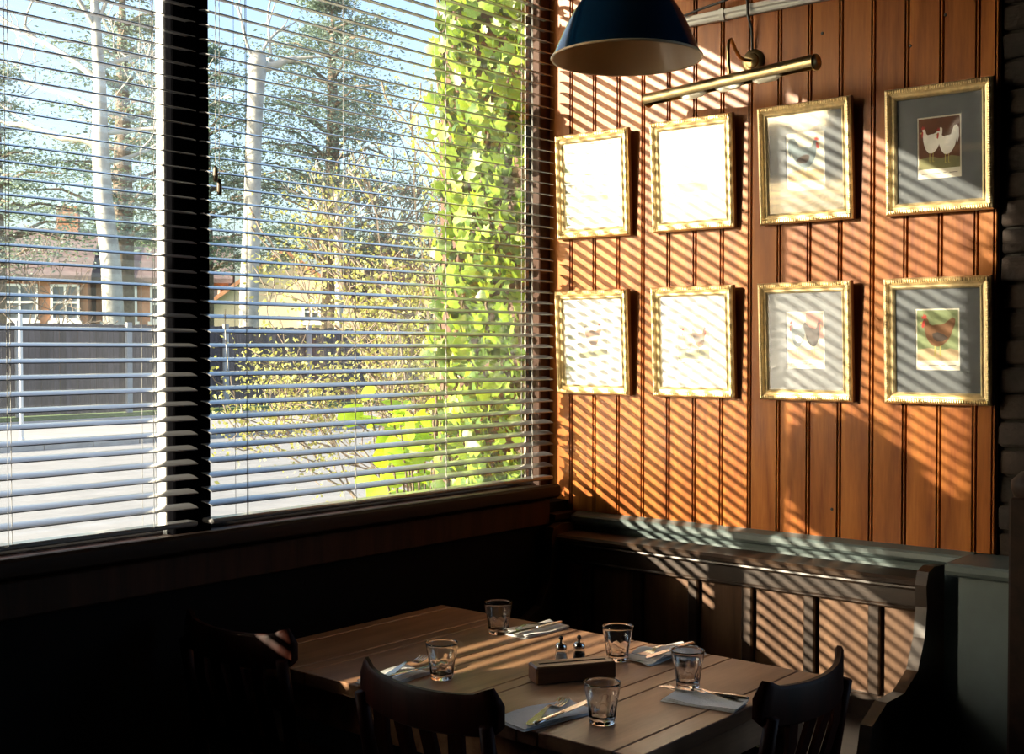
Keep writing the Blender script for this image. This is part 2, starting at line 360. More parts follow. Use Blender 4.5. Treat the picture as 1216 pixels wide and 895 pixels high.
# brick pier at the right with its own ledge and base
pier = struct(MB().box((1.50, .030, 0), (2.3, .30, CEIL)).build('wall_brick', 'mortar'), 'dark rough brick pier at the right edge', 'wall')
bms = []
for k in range(4):
    m_ = MB().bbox((0, 0, 0), (.212, .10, .064), .006)
    m_.v = [(x + random.uniform(-.003, .003), y + random.uniform(-.004, .004), z + random.uniform(-.003, .003)) for x, y, z in m_.v]
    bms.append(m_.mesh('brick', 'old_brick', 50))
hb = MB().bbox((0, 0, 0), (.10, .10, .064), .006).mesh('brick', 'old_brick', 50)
for r_ in range(29):
    z = .93 + r_ * .0755
    if z > CEIL - .07: break
    x = 1.503
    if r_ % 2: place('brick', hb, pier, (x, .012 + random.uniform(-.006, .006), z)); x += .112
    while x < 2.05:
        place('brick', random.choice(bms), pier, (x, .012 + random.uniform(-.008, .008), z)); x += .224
struct(MB().prism([(.03, .896), (-.185, .896), (-.196, .902), (-.202, .912), (-.202, .926), (-.196, .932), (.03, .932)][::-1], 1.437, 2.3, 'x').build('trim_6', 'green_paint'), 'grey green ledge jutting out under the brick pier', 'trim')
struct(MB().box((1.462, -.17, 0), (2.3, .03, .896)).build('trim_7', 'green_paint'), 'grey green boxed base under the brick pier ledge', 'trim')
pst = empty('wooden_post', (1.70, -.33, 0)); tag(pst, 'dark wooden post standing at the right edge before the green base', 'post')
MB().bbox((-.045, -.045, .02), (.045, .045, 1.14), .006).build('shaft', 'sill_wood', pst)
MB().bbox((-.055, -.055, 0), (.055, .055, .10), .006).build('foot', 'sill_wood', pst)
MB().lathe([(.0, 1.205), (.03, 1.20), (.05, 1.18), (.052, 1.16), (.045, 1.14)], 20).build('cap', 'sill_wood', pst, 60)

# ================================================================== BLINDS
BX = -.018; PITCH = .0375; SW = .0455
def slat_mesh(L):
    m_ = MB(); n = 6; top = []; bot = []
    for i in range(n + 1):
        u = -1 + 2 * i / n; x = u * SW / 2; z = .0022 * (1 - u * u)
        top.append((x, z + .0013)); bot.append((x, z - .0011))
    m_.prism(top + bot[::-1], -L / 2, L / 2, 'y'); return m_.mesh('slat', 'slat_paint', 35)
def blind(y0, y1, tilt, label, cords, tassels=()):
    L = y1 - y0; cy = (y0 + y1) / 2
    b = empty('venetian_blind', (BX, cy, 1.044)); tag(b, label, 'blind', 'slatted blinds in the windows')
    sm_ = slat_mesh(L); z = .052; k = 0
    while z < 1.80:
        jit = random.uniform(-.012, .012)
        place('slat', sm_, b, (0, 0, z), (random.uniform(-.0006, .0006), tilt + jit, 0)); z += PITCH; k += 1
    MB().bbox((-.024, -L / 2, 0.001), (.024, L / 2, .014), .004).build('bottom_rail', 'slat_paint', b)
    MB().bbox((-.028, -L / 2, 1.795), (.028, L / 2, 1.845), .003).build('headrail', 'slat_paint', b)
    for c in cords:
        for dx in (-.0245, .0245): MB().tube([(dx, c - cy, .004), (dx, c - cy, 1.80)], .0008, 5).build('ladder_cord', 'cord', b)
        MB().tube([(0.006, c - cy + .018, .004), (.006, c - cy + .018, 1.80)], .0009, 5).build('lift_cord', 'cord', b)
    for ty, tz in tassels:
        pc = MB().tube([(.032, ty - cy, tz - 1.044), (.031, ty - cy + .003, 1.3), (.029, ty - cy, 1.80)], .0010, 5).build('pull_cord', 'cord', b)
        MB().lathe([(.001, .022), (.004, .018), (.0065, .004), (.007, -.012), (.005, -.020), (.001, -.022)], 12, c=(.032, ty - cy, tz - 1.044 - .018)).build('tassel', 'tassel', pc, True)
    return b
blind(-1.488, -.052, .215, 'tilted slatted blind over the window beside the panelled wall', (-1.376, -.985, -.60, -.17), ((-1.478, 1.968), (-1.466, 1.935)))
blind(-2.91, -1.530, .19, 'slatted blind over the window left of the dark mullion', (-1.662, -2.04, -2.45, -2.80))
# loose knotted white cord in front of the first blind
tag(MB().tube([(.022, -1.456, 1.60), (.024, -1.458, 1.56), (.023, -1.455, 1.52), (.025, -1.451, 1.47), (.024, -1.452, 1.44)], .0016, 6).build('loose_cord', 'white_paint'), 'short white cord hanging beside the mullion on the blind', 'cord')

# ================================================================== PICTURES
def ellipse(cx, cy, rx, ry, n=18, rot=0):
    return [(cx + rx * math.cos(t) * math.cos(rot) - ry * math.sin(t) * math.sin(rot), cy + rx * math.cos(t) * math.sin(rot) + ry * math.sin(t) * math.cos(rot)) for t in [2 * math.pi * i / n for i in range(n)]]
HEN = [(.12, .80), (.15, .87), (.21, .88), (.26, .83), (.29, .74), (.36, .70), (.48, .72), (.60, .72), (.70, .75), (.80, .82), (.90, .88), (.97, .84), (.96, .72), (.90, .60), (.84, .46), (.75, .34), (.62, .25), (.50, .22), (.38, .24), (.27, .33), (.20, .45), (.16, .58), (.15, .70)]
def bird(x, y, w, h, body, flip=False, cock=False, wing=None):
    """list of (polygon, colour) for a standing fowl in the box x,y,w,h"""
    T = lambda P: [((x + (1 - a if flip else a) * w), y + b * h) for a, b in P]
    out = [(T([(.42, .28), (.45, .28), (.44, .02), (.52, .0), (.40, .0), (.41, .03)]), 'p_leg'), (T([(.56, .28), (.59, .28), (.58, .02), (.66, .0), (.54, .0), (.55, .03)]), 'p_leg')]
    if cock:
        out.append((T([(.62, .50), (.70, .80), (.80, .96), (.92, .98), (1.0, .88), (1.0, .66), (.93, .50), (.90, .66), (.84, .80), (.78, .72), (.76, .52), (.72, .42)]), body))
    out.append((T(HEN), body))
    if wing: out.append((T([(.36, .52), (.50, .55), (.66, .50), (.78, .42), (.64, .34), (.48, .34), (.38, .42)]), wing))
    out.append((T([(.10, .80), (.02, .76), (.11, .74)]), 'p_leg'))
    out.append((T([(.10, .85), (.08, .92), (.12, .90), (.14, .97), (.17, .91), (.21, .95), (.22, .86), (.17, .86)]), 'p_red'))
    out.append((T([(.10, .77), (.08, .68), (.12, .64), (.16, .70), (.17, .80), (.13, .82)]), 'p_red'))
    return out
def print_mesh(w, h, bg, ground, birds, extra=()):
    names = ['paper']; m_ = MB()
    def idx(n):
        if n not in names: names.append(n)
        return names.index(n)
    def poly(P, y, n): m_.add([((a - .5) * w, -y, (b - .5) * h) for a, b in P], [tuple(range(len(P)))], idx(n))
    m_.box((-w / 2, -.0012, -h / 2), (w / 2, 0, h / 2), 0)
    u0, u1, v0, v1 = .045, .955, .165, .965
    S = lambda P: [(u0 + a * (u1 - u0), v0 + b * (v1 - v0)) for a, b in P]
    poly(S([(0, 0), (1, 0), (1, 1), (0, 1)]), .0015, bg)
    poly(S([(0, 0), (1, 0), (1, .20), (.8, .24), (.55, .20), (.3, .25), (0, .21)]), .0017, ground)
    y = .0019
    for P, n in list(extra) + list(birds): poly(S(P), y, n); y += .0001
    for k, (a, b) in enumerate(((.10, .24), (.30, .52), (.58, .66), (.72, .9))): poly([(a, .085), (b, .085), (b, .097), (a, .097)], .0015, 'ink')
    return m_.mesh('print', names)
FW, FH = .305, .357
def frame_mesh():
    # moulding section: distance in from the outer edge, height off the back; swept round with mitres
    prof = [(0, 0), (0, .016), (.003, .0215), (.009, .024), (.015, .0225), (.018, .017), (.022, .0155), (.027, .018), (.031, .015), (.033, .010), (.033, 0)]
    m_ = MB(); hw, hh = FW / 2, FH / 2; n = len(prof)
    for sx, sz in ((-1, -1), (1, -1), (1, 1), (-1, 1)):
        m_.v += [(sx * (hw - d), -e, sz * (hh - d)) for d, e in prof]
    for c in range(4):
        c2 = (c + 1) % 4
        for k in range(n - 1): m_.f.append((c * n + k, c2 * n + k, c2 * n + k + 1, c * n + k + 1)); m_.mi.append(1 if k == 0 else 0)
        m_.f.append((c * n + n - 1, c2 * n + n - 1, c2 * n, c * n)); m_.mi.append(1)
    return m_.mesh('moulding', ['gilt', 'frame_side'])
def rib_mesh():
    m_ = MB(); hw, hh = FW / 2, FH / 2
    def rib(cx, cz, horiz):
        a, b = (.0024, .0068) if horiz else (.0068, .0024)
        y0, y1 = -.0205, -.0272
        m_.add([(cx - a, y0, cz - b), (cx + a, y0, cz - b), (cx + a, y0, cz + b), (cx - a, y0, cz + b), (cx - a * .3, y1, cz - b * .6), (cx + a * .3, y1, cz - b * .6), (cx + a * .3, y1, cz + b * .6), (cx - a * .3, y1, cz + b * .6)],
               [(4, 5, 6, 7), (0, 1, 5, 4), (1, 2, 6, 5), (2, 3, 7, 6), (3, 0, 4, 7)])
    nx = 44; nz = 52
    for i in range(nx):
        x = -hw + .010 + (FW - .02) * i / (nx - 1)
        for s_ in (-1, 1): rib(x, s_ * (hh - .0092), True)
    for i in range(1, nz - 1):
        z = -hh + .010 + (FH - .02) * i / (nz - 1)
        for s_ in (-1, 1): rib(s_ * (hw - .0092), z, False)
    return m_.mesh('rib_ornament', 'gilt')
FM, RM = frame_mesh(), rib_mesh()
iw, ih = FW / 2 - .030, FH / 2 - .030
BK = MB().box((-iw, -.004, -ih), (iw, -.001, ih)).mesh('backing', 'frame_side')
GL = MB().box((-iw, -.0125, -ih), (iw, -.0115, ih)).mesh('glass', 'picture_glass')
PW, PH = .128, .176
def mount_mesh(mt):
    m_ = MB(); a, b = PW / 2 - .002, PH / 2 - .002; o = .004
    P = [(-iw, -ih), (iw, -ih), (iw, ih), (-iw, ih)]; Q = [(-a, -b + o), (a, -b + o), (a, b + o), (-a, b + o)]
    m_.v = [(x, -.0075, z) for x, z in P + Q] + [(x, -.0060, z) for x, z in Q]
    for i in range(4): j = (i + 1) % 4; m_.f += [(i, j, 4 + j, 4 + i), (4 + i, 4 + j, 8 + j, 8 + i)]; m_.mi += [0, 0]
    return m_.mesh('mount', mt)
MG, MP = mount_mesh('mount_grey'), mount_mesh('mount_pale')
pics = [
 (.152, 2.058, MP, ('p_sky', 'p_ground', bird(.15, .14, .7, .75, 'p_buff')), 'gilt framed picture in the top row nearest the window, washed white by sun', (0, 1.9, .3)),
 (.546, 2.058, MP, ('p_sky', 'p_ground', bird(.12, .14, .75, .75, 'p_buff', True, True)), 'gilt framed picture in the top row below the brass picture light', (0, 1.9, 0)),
 (.940, 2.058, MG, ('p_sky', 'p_buff', bird(.02, .08, .94, .88, 'p_slate', True, True, 'p_hen_dark')), 'gilt framed print of one large slate grey fowl, top row', (0, 2.0, -.3)),
 (1.343, 2.058, MG, ('p_brown', 'p_ground', bird(.02, .14, .58, .76, 'p_white', False) + bird(.40, .10, .58, .74, 'p_white', False, True)), 'gilt framed print of two white fowl on dark brown, top right', (0, 1.6, 0)),
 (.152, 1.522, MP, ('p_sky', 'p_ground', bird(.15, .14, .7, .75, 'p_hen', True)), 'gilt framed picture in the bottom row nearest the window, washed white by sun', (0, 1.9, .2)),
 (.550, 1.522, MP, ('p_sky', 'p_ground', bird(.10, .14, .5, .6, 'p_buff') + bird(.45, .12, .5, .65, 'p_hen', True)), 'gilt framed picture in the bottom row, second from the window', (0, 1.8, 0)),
 (.942, 1.522, MG, ('p_sky', 'p_buff', [([(.52, .45), (1, .45), (1, 1), (.52, 1)], 'p_rose')] + bird(.02, .10, .52, .78, 'p_slate', False, False, 'p_white') + bird(.44, .10, .54, .80, 'p_hen_dark', True)), 'gilt framed print of two fowl with a rose coloured corner, bottom row', (0, 1.9, 0)),
 (1.343, 1.522, MG, ('p_green', 'p_buff', bird(.04, .08, .92, .88, 'p_hen', False, False, 'p_hen_dark')), 'gilt framed print of a brown hen on green, bottom right', (0, 1.7, 0)),
]
for x, z, mm, (bg, gd, birds), lab, (r1, lean, r3) in pics:
    f = empty('framed_picture', (x, -.004, z - FH / 2)); f.rotation_euler = (R(lean * 1.6), R(r3), 0)
    tag(f, lab, 'picture', 'gilt framed poultry pictures on the plank wall')
    off = (0, -.001, FH / 2)
    place('moulding', FM, f, off); rb = place('rib_ornament', RM, f, off); rb['kind'] = 'stuff'
    place('backing', BK, f, off); place('mount', mm, f, off)
    place('print', print_mesh(PW, PH, bg, gd, birds), f, (0, -.001 - .0046, FH / 2 + .004)); place('glass', GL, f, off)

# ================================================================== PICTURE LIGHT, CONDUIT
A = Vector((.448, -.130, 2.29)); B = Vector((1.089, -.268, 2.29)); D = (B - A).normalized()
pl = empty('picture_light', (.751, 0, 2.39)); tag(pl, 'brass tube picture light on a curved arm over the frames', 'picture light')
W = lambda v: tuple(Vector(v) - Vector((.751, 0, 2.39)))
MB().lathe([(0, .0), (.036, 0), (.038, .004), (.034, .009), (.024, .011), (.022, .017), (.012, .021), (0, .022)], 28).build('rosette', 'brass', pl, 45, (0, 0, 0), (R(90), 0, 0))
MB().tube([W((.751, -.015, 2.39)), W((.747, -.05, 2.387)), W((.752, -.09, 2.388)), W((.764, -.135, 2.398)), W((.774, -.17, 2.412)), W((.780, -.19, 2.417)), W((.783, -.206, 2.410)), W((.784, -.214, 2.39)), W((.785, -.213, 2.35)), W((.786, -.209, 2.305))], .0055, 10).build('arm', 'brass', pl, 60)
# half-open reflector tube: closed above, open below
rt = MB(); n = 22; r0, r1 = .0225, .0205
side = D.cross(Vector((0, 0, 1))).normalized(); upv = Vector((0, 0, 1))
ring = []
for k in range(n):
    t = R(-38) + R(256) * k / (n - 1); ring.append((math.cos(t), math.sin(t)))
for e, P in enumerate((A, B)):
    for rr in (r0, r1):
        for c, s_ in ring: rt.v.append(W(P + side * c * rr + upv * s_ * rr))
for k in range(n - 1):
    rt.f += [(k, k + 1, 2 * n + k + 1, 2 * n + k), (n + k, n + k + 1, 3 * n + k + 1, 3 * n + k)]
rt.f += [(0, n, 3 * n, 2 * n), (n - 1, 2 * n - 1, 4 * n - 1, 3 * n - 1)]; rt.mi = [0] * len(rt.f)
tb = rt.build('reflector_tube', 'brass', pl, 50)
for P, s_ in ((A, -1), (B, 1)): MB().tube([W(P), W(P + D * .004 * s_), W(P + D * .008 * s_)], [.0235, .0235, .018], 22).build('end_cap', 'brass', pl, 50)
for t in (.30, .52, .74):
    c0 = A + D * (t * .655); MB().tube([W(c0 - D * .05 + Vector((0, 0, -.010))), W(c0 - D * .03 + Vector((0, 0, -.013))), W(c0 + D * .03 + Vector((0, 0, -.013))), W(c0 + D * .05 + Vector((0, 0, -.010)))], [.006, .013, .013, .006], 12).build('tube_bulb', 'bulb_glass', pl, 60)
cd = empty('wall_conduit', (.75, 0, 2.55)); tag(cd, 'pale grey moulded cable conduit along the top of the planks', 'conduit')
MB().prism([(0, -.016), (-.016, -.016), (-.020, -.010), (-.020, -.004), (-.026, .0), (-.026, .012), (-.018, .016), (0, .016)], -.68, 1.0, 'x').build('trunking', 'conduit_paint', cd)
for x in (-.55, -.10, .35, .8): MB().prism([(0, -.019), (-.019, -.019), (-.029, -.002), (-.029, .014), (-.020, .019), (0, .019)], x - .008, x + .008, 'x').build('clip', 'conduit_paint', cd)
cb = MB().tube([(.44, -.03, 2.51), (.50, -.034, 2.56), (.58, -.036, 2.574), (.66, -.034, 2.585), (.735, -.036, 2.60), (.748, -.036, 2.57), (.748, -.034, 2.53), (.752, -.016, 2.49), (.751, -.010, 2.45), (.751, -.010, 2.425)], .0042, 8)
tag(cb.build('power_cable', 'black_cable', smooth=60), 'black cable looped over the conduit down to the picture light', 'cable')

# ================================================================== PENDANT LAMP
LX, LY, LZ = 1.096, -1.19, 2.134
pd = empty('pendant_lamp', (LX, LY, LZ)); tag(pd, 'dark blue enamel dome pendant lamp with cream inside', 'lamp')
prof = [(.163, 0), (.152, .026), (.139, .055), (.128, .078), (.118, .097), (.102, .121), (.082, .146), (.060, .166), (.042, .178)]
MB().lathe(prof, 64).build('shade', 'enamel_navy', pd, True)
MB().lathe([(r - .0016, z + .0004) for r, z in prof] + [(.0, .178)], 64).build('inner_shade', 'enamel_cream', pd, True)
MB().lathe([(.1615, -.001), (.1645, -.003), (.1665, 0), (.1645, .003), (.1615, .002), (.1615, -.001)], 64).build('rim', 'enamel_cream', pd, True)
MB().lathe([(.043, .177), (.043, .20), (.036, .212), (.034, .25), (.022, .262), (.008, .275), (0, .275)], 28).build('gallery', 'enamel_navy', pd, 50)
MB().tube([(0, 0, .27), (0, 0, CEIL - LZ)], .0035, 8).build('flex', 'black_cable', pd)
MB().lathe([(0, .06), (.018, .065), (.029, .085), (.030, .10), (.022, .125), (.014, .15), (.013, .175)], 20).build('bulb', 'bulb_glass', pd, True)
MB().lathe([(.05, 0), (.05, -.012), (.03, -.03), (.006, -.036), (0, -.036)], 24).build('ceiling_rose', 'enamel_cream', pd, 50, (0, 0, CEIL - LZ))

# ================================================================== TABLE
TZ = .75
tb_ = empty('dining_table', (.78, -1.185, 0)); tag(tb_, 'brown wooden dining table of wide planks and narrow strips', 'table')
ed = [.18, .225, .405, .45, .636, .682, .865, .908, 1.090, 1.144, 1.324, 1.380]
for a, b in zip(ed[:-1], ed[1:]):
    MB().bbox((a - .78 + .0014, -.375, TZ - .030), (b - .78 - .0014, .375, TZ), .0016).build('plank', 'table_wood', tb_)
MB().box((-.59, -.36, TZ - .034), (.59, .36, TZ - .026)).build('sub_top', 'sill_wood', tb_)
for y in (-.33, .31): MB().bbox((-.52, y, TZ - .13), (.52, y + .02, TZ - .034), .002).build('apron', 'table_wood', tb_)
for x in (-.54, .52): MB().bbox((x, -.33, TZ - .13), (x + .02, .33, TZ - .034), .002).build('apron', 'table_wood', tb_)
for sx in (-1, 1):
    for sy in (-1, 1):
        l_ = MB()
        for k, (z, w) in enumerate(((0, .022), (TZ - .13, .034), (TZ - .034, .034))): l_.v += [(sx * .53 + a * w, sy * .32 + b * w, z) for a, b in ((-1, -1), (1, -1), (1, 1), (-1, 1))]
        for k in range(2):
            for q in range(4): l_.f.append((k * 4 + q, k * 4 + (q + 1) % 4, k * 4 + 4 + (q + 1) % 4, k * 4 + 4 + q))
        l_.f += [(3, 2, 1, 0), (8, 9, 10, 11)]; l_.mi = [0] * len(l_.f); l_.build('leg', 'table_wood', tb_)

# ================================================================== CHAIRS
def make_chair():
    c = empty('dining_chair')
    w = .18
    # seat: saddle shaped board
    m_ = MB(); nx, ny = 10, 8; sh = lambda u, v: (u * (.176 + .008 * v), v * .165 - .030)
    for lay in (0, 1):
        for j in range(ny + 1):
            for i in range(nx + 1):
                u = -1 + 2 * i / nx; v = -1 + 2 * j / ny; x, y = sh(u * (1 - .05 * v ** 4), v * (1 - .06 * u ** 4))
                z = .455 - .008 * (1 - u * u) * (1 - v * v) if lay == 0 else .425
                m_.v.append((x, y, z))
    N = (nx + 1) * (ny + 1)
    for lay in (0, 1):
        for j in range(ny):
            for i in range(nx):
                a = lay * N + j * (nx + 1) + i; m_.f.append((a, a + 1, a + nx + 2, a + nx + 1))
    per = [i for i in range(nx + 1)] + [(j + 1) * (nx + 1) - 1 for j in range(1, ny + 1)] + [ny * (nx + 1) + i for i in range(nx - 1, -1, -1)] + [j * (nx + 1) for j in range(ny - 1, 0, -1)]
    for a, b in zip(per, per[1:] + per[:1]): m_.f.append((a, b, N + b, N + a))
    m_.mi = [0] * len(m_.f); m_.build('seat', 'chair_wood', c, 40)
    post = lambda s_: [(s_ * .165, -.185, .44), (s_ * .168, -.20, .55), (s_ * .172, -.222, .70), (s_ * .175, -.240, .80)]
    for s_ in (-1, 1):
        MB().tube([(s_ * .150, .105, .43), (s_ * .156, .115, .22), (s_ * .160, .122, 0)], [.019, .017, .013], 10).build('leg', 'chair_wood', c, True)
        MB().tube([(s_ * .158, -.165, .43), (s_ * .168, -.20, .22), (s_ * .176, -.235, 0)], [.019, .017, .013], 10).build('leg', 'chair_wood', c, True)
        MB().tube(post(s_), [.017, .017, .016, .014], 10).build('back_post', 'chair_wood', c, True)
        MB().tube([(s_ * .158, .115, .20), (s_ * .166, -.195, .20)], .010, 8).build('stretcher', 'chair_wood', c, True)
    MB().tube([(-.160, -.03, .20), (.160, -.03, .20)], .010, 8).build('stretcher', 'chair_wood', c, True)
    # top rail: curved in plan, dipping between two raised ears
    tr = MB(); n = 24; rows = []
    for i in range(n + 1):
        u = -1 + 2 * i / n; x = u * .192; y = -.262 + .045 * u * u
        ear = math.exp(-((abs(u) - .90) / .10) ** 2)
        zt = .848 + .010 * u * u + .012 * ear - (.02 if abs(u) > .985 else 0); zb = .768 + .010 * u * u + (.012 if abs(u) > .985 else 0)
        th = .010
        rows.append([(x, y - th, zb + .006), (x, y - th, zt - .008), (x, y - th * .5, zt), (x, y + th * .5, zt), (x, y + th, zt - .008), (x, y + th, zb + .006), (x, y, zb)])
    for r_ in rows: tr.v += r_
    q = 7
    for i in range(n):
        for k in range(q): tr.f.append((i * q + k, i * q + (k + 1) % q, (i + 1) * q + (k + 1) % q, (i + 1) * q + k))
    tr.f += [tuple(range(q)), tuple(n * q + k for k in range(q))[::-1]]; tr.mi = [0] * len(tr.f)
    tr.build('top_rail', 'chair_wood', c, 50)
    MB().bbox((-.165, -.214, .555), (.165, -.196, .595), .004).build('lower_rail', 'chair_wood', c)
    for x in (-.105, -.035, .035, .105):
        bulge = -.262 + .045 * (x / .192) ** 2
        sp = MB(); 
        P = [(.205 * -1, .590), (-.225, .66), (-.245, .73), (bulge, .785)]
        for y, z in P: sp.v += [(x - .019, y - .005, z), (x + .019, y - .005, z), (x + .019, y + .005, z), (x - .019, y + .005, z)]
        for k in range(3):
            for e in range(4): sp.f.append((k * 4 + e, k * 4 + (e + 1) % 4, k * 4 + 4 + (e + 1) % 4, k * 4 + 4 + e))
        sp.f += [(3, 2, 1, 0), (12, 13, 14, 15)]; sp.mi = [0] * len(sp.f); sp.build('back_slat', 'chair_wood', c, 40)
    return c
ch = make_chair(); G = 'dark wooden chairs round the dining table'
ch.location = (.295, -1.415, 0); ch.rotation_euler = (0, 0, R(2)); tag(ch, 'dark red wooden chair nearest the windows at the table', 'chair', G)
c2 = copy_tree(ch); c2.location = (.985, -1.475, 0); c2.rotation_euler = (0, 0, R(-2)); tag(c2, 'dark wooden chair at the near side of the table, in front of the wooden block', 'chair', G)
c3 = copy_tree(ch); c3.location = (1.285, -1.165, 0); c3.rotation_euler = (0, 0, R(92)); tag(c3, 'dark wooden chair at the right end of the table, before the settle', 'chair', G)

# ================================================================== SETTLE
st = empty('settle_bench', (.72, -.10, 0)); tag(st, 'dark wooden settle bench with panelled back along the plank wall', 'bench')
X0, X1 = -.63, .625
MB().prism([(.055, .852), (-.040, .846), (-.047, .852), (-.048, .862), (-.040, .870), (.055, .876)][::-1], X0, X1, 'x').build('cap_rail', 'settle_wood', st)
MB().prism([(.02, .834), (-.032, .834), (-.038, .840), (-.036, .850), (.02, .850)][::-1], X0, X1, 'x').build('moulding', 'settle_wood', st)
MB().bbox((X0, -.020, .785), (X1, .015, .836), .003).build('top_rail', 'settle_wood', st)
MB().bbox((X0, -.024, .776), (X1, .010, .787), .004).build('lower_bead', 'settle_wood', st)
MB().bbox((X0, -.020, .45), (X1, .015, .52), .003).build('bottom_rail', 'settle_wood', st)
sx_ = [-.525, -.32, -.11, .08, .285, .484]
for x in sx_: MB().bbox((x - .018, -.020, .52), (x + .018, .015, .776), .004).build('stile', 'settle_wood', st)
xs = [X0] + sx_ + [X1]
for a, b in zip(xs[:-1], xs[1:]):
    MB().bbox((a + .010, -.002, .51), (b - .010, .010, .785), .002).build('back_panel', 'settle_panel', st)
MB().bbox((X0, -.44, .425), (X1, .015, .455), .006).build('seat', 'settle_wood', st)
MB().bbox((X0, -.40, .05), (X1, -.38, .425), .003).build('front_board', 'settle_wood', st)
endp = [(.055, 0), (-.43, 0), (-.44, .40), (-.445, .47), (-.42, .56), (-.33, .60), (-.22, .60), (-.13, .64), (-.085, .72), (-.070, .80), (-.075, .86), (-.06, .895), (-.02, .905), (.055, .90)]
for x in (X0 - .03, X1): MB().prism(endp, x, x + .032, 'x').build('end_panel', 'settle_wood', st)

# ================================================================== ON THE TABLE
def tumbler_mesh():
    h = .083; nfl = 9
    def mod(t, z):
        if z > .055 or z < .004: return 1
        k = math.sin(math.pi * min(1, (z - .004) / .049) ** .75) 
        return 1 - .085 * k * abs(math.cos(nfl * t / 2)) ** 2
    out = [(.0, 0), (.0235, 0), (.0255, .002), (.0262, .008), (.0278, .018), (.0292, .028), (.0305, .038), (.0317, .047), (.0326, .053), (.0338, .057), (.0350, .064), (.0362, .073), (.0372, .081), (.0368, .083)]
    inn = [(.0356, .083), (.0350, .078), (.0338, .068), (.0322, .057), (.0300, .045), (.0278, .032), (.0258, .020), (.0235, .013), (.012, .0115), (0, .0115)]
    m_ = MB(); m_.lathe(out + inn, 54, rmod=lambda t, z: 1); n = 54
    for i in range(len(out)):
        for k in range(n):
            x, y, z = m_.v[i * n + k]; t = 2 * math.pi * k / n; q = mod(t, z); m_.v[i * n + k] = (x * q, y * q, z)
    import bmesh
    me = m_.mesh('tumbler', 'tumbler_glass', True)
    b = bmesh.new(); b.from_mesh(me); bmesh.ops.remove_doubles(b, verts=b.verts, dist=1e-6); bmesh.ops.recalc_face_normals(b, faces=b.faces); b.to_mesh(me); b.free()
    me.polygons.foreach_set('use_smooth', [True] * len(me.polygons)); return me
tm = tumbler_mesh()
for (x, y), lab in (((1.206, -1.43), 'clear fluted glass tumbler nearest the viewer, beside the front napkin'), ((1.198, -1.095), 'clear fluted glass tumbler near the right end of the table'), ((.944, -1.002), 'clear fluted glass tumbler behind the wooden block at the far edge'),
                    ((.733, -1.395), 'clear fluted glass tumbler standing in light stripes beside the left fork'), ((.542, -.975), 'clear fluted glass tumbler farthest back, in the shade by the window')):
    t = place('tumbler', tm, None, (x, y, TZ), (0, 0, random.uniform(0, 6))); tag(t, lab, 'glass', 'fluted tumblers on the table')

# wooden block
u = Vector((1.035 - .935, -1.148 + 1.304, 0)).normalized(); ang = math.atan2(u.y, u.x)
bl = empty('wooden_block', (.962, -1.207, TZ), ang); tag(bl, 'dark wooden block lying in the middle of the table', 'block')
MB().bbox((-.096, -.030, 0), (.096, .030, .040), .004).build('body', 'block_wood', bl)
MB().box((-.080, -.004, .0395), (.080, .004, .0405)).build('slot', 'black_paint', bl)
# salt and pepper
def cruet(name, x, y, fill, lab):
    s = empty(name, (x, y, TZ)); tag(s, lab, 'shaker', 'salt and pepper behind the wooden block')
    MB().lathe([(0, 0), (.0135, 0), (.015, .002), (.0155, .025), (.0135, .034), (.0125, .043), (.0105, .043), (.0115, .033), (.0132, .024), (.0128, .004), (0, .004)], 24).build('body', 'tumbler_glass', s, 50)
    MB().lathe([(0, .0042), (.0122, .0044), (.0130, .024), (.0112, .033), (0, .0335)], 20).build('contents', fill, s, 50)
    MB().lathe([(.0128, .042), (.0138, .043), (.0138, .049), (.011, .055), (.005, .058), (0, .058)], 20).build('cap', 'steel', s, 50)
    MB().tube([(0, 0, .056), (0, 0, .064)], .0028, 8).build('stem', 'black_cable', s); MB().lathe([(0, .064), (.005, .065), (.0055, .069), (.003, .073), (0, .0735)], 12).build('knob', 'black_cable', s, True)
    return s
cruet('salt_shaker', .878, -1.140, 'salt_white', 'small glass salt shaker with white salt behind the wooden block')
cruet('pepper_shaker', .905, -1.105, 'pepper_dark', 'small glass pepper shaker with dark pepper behind the wooden block')

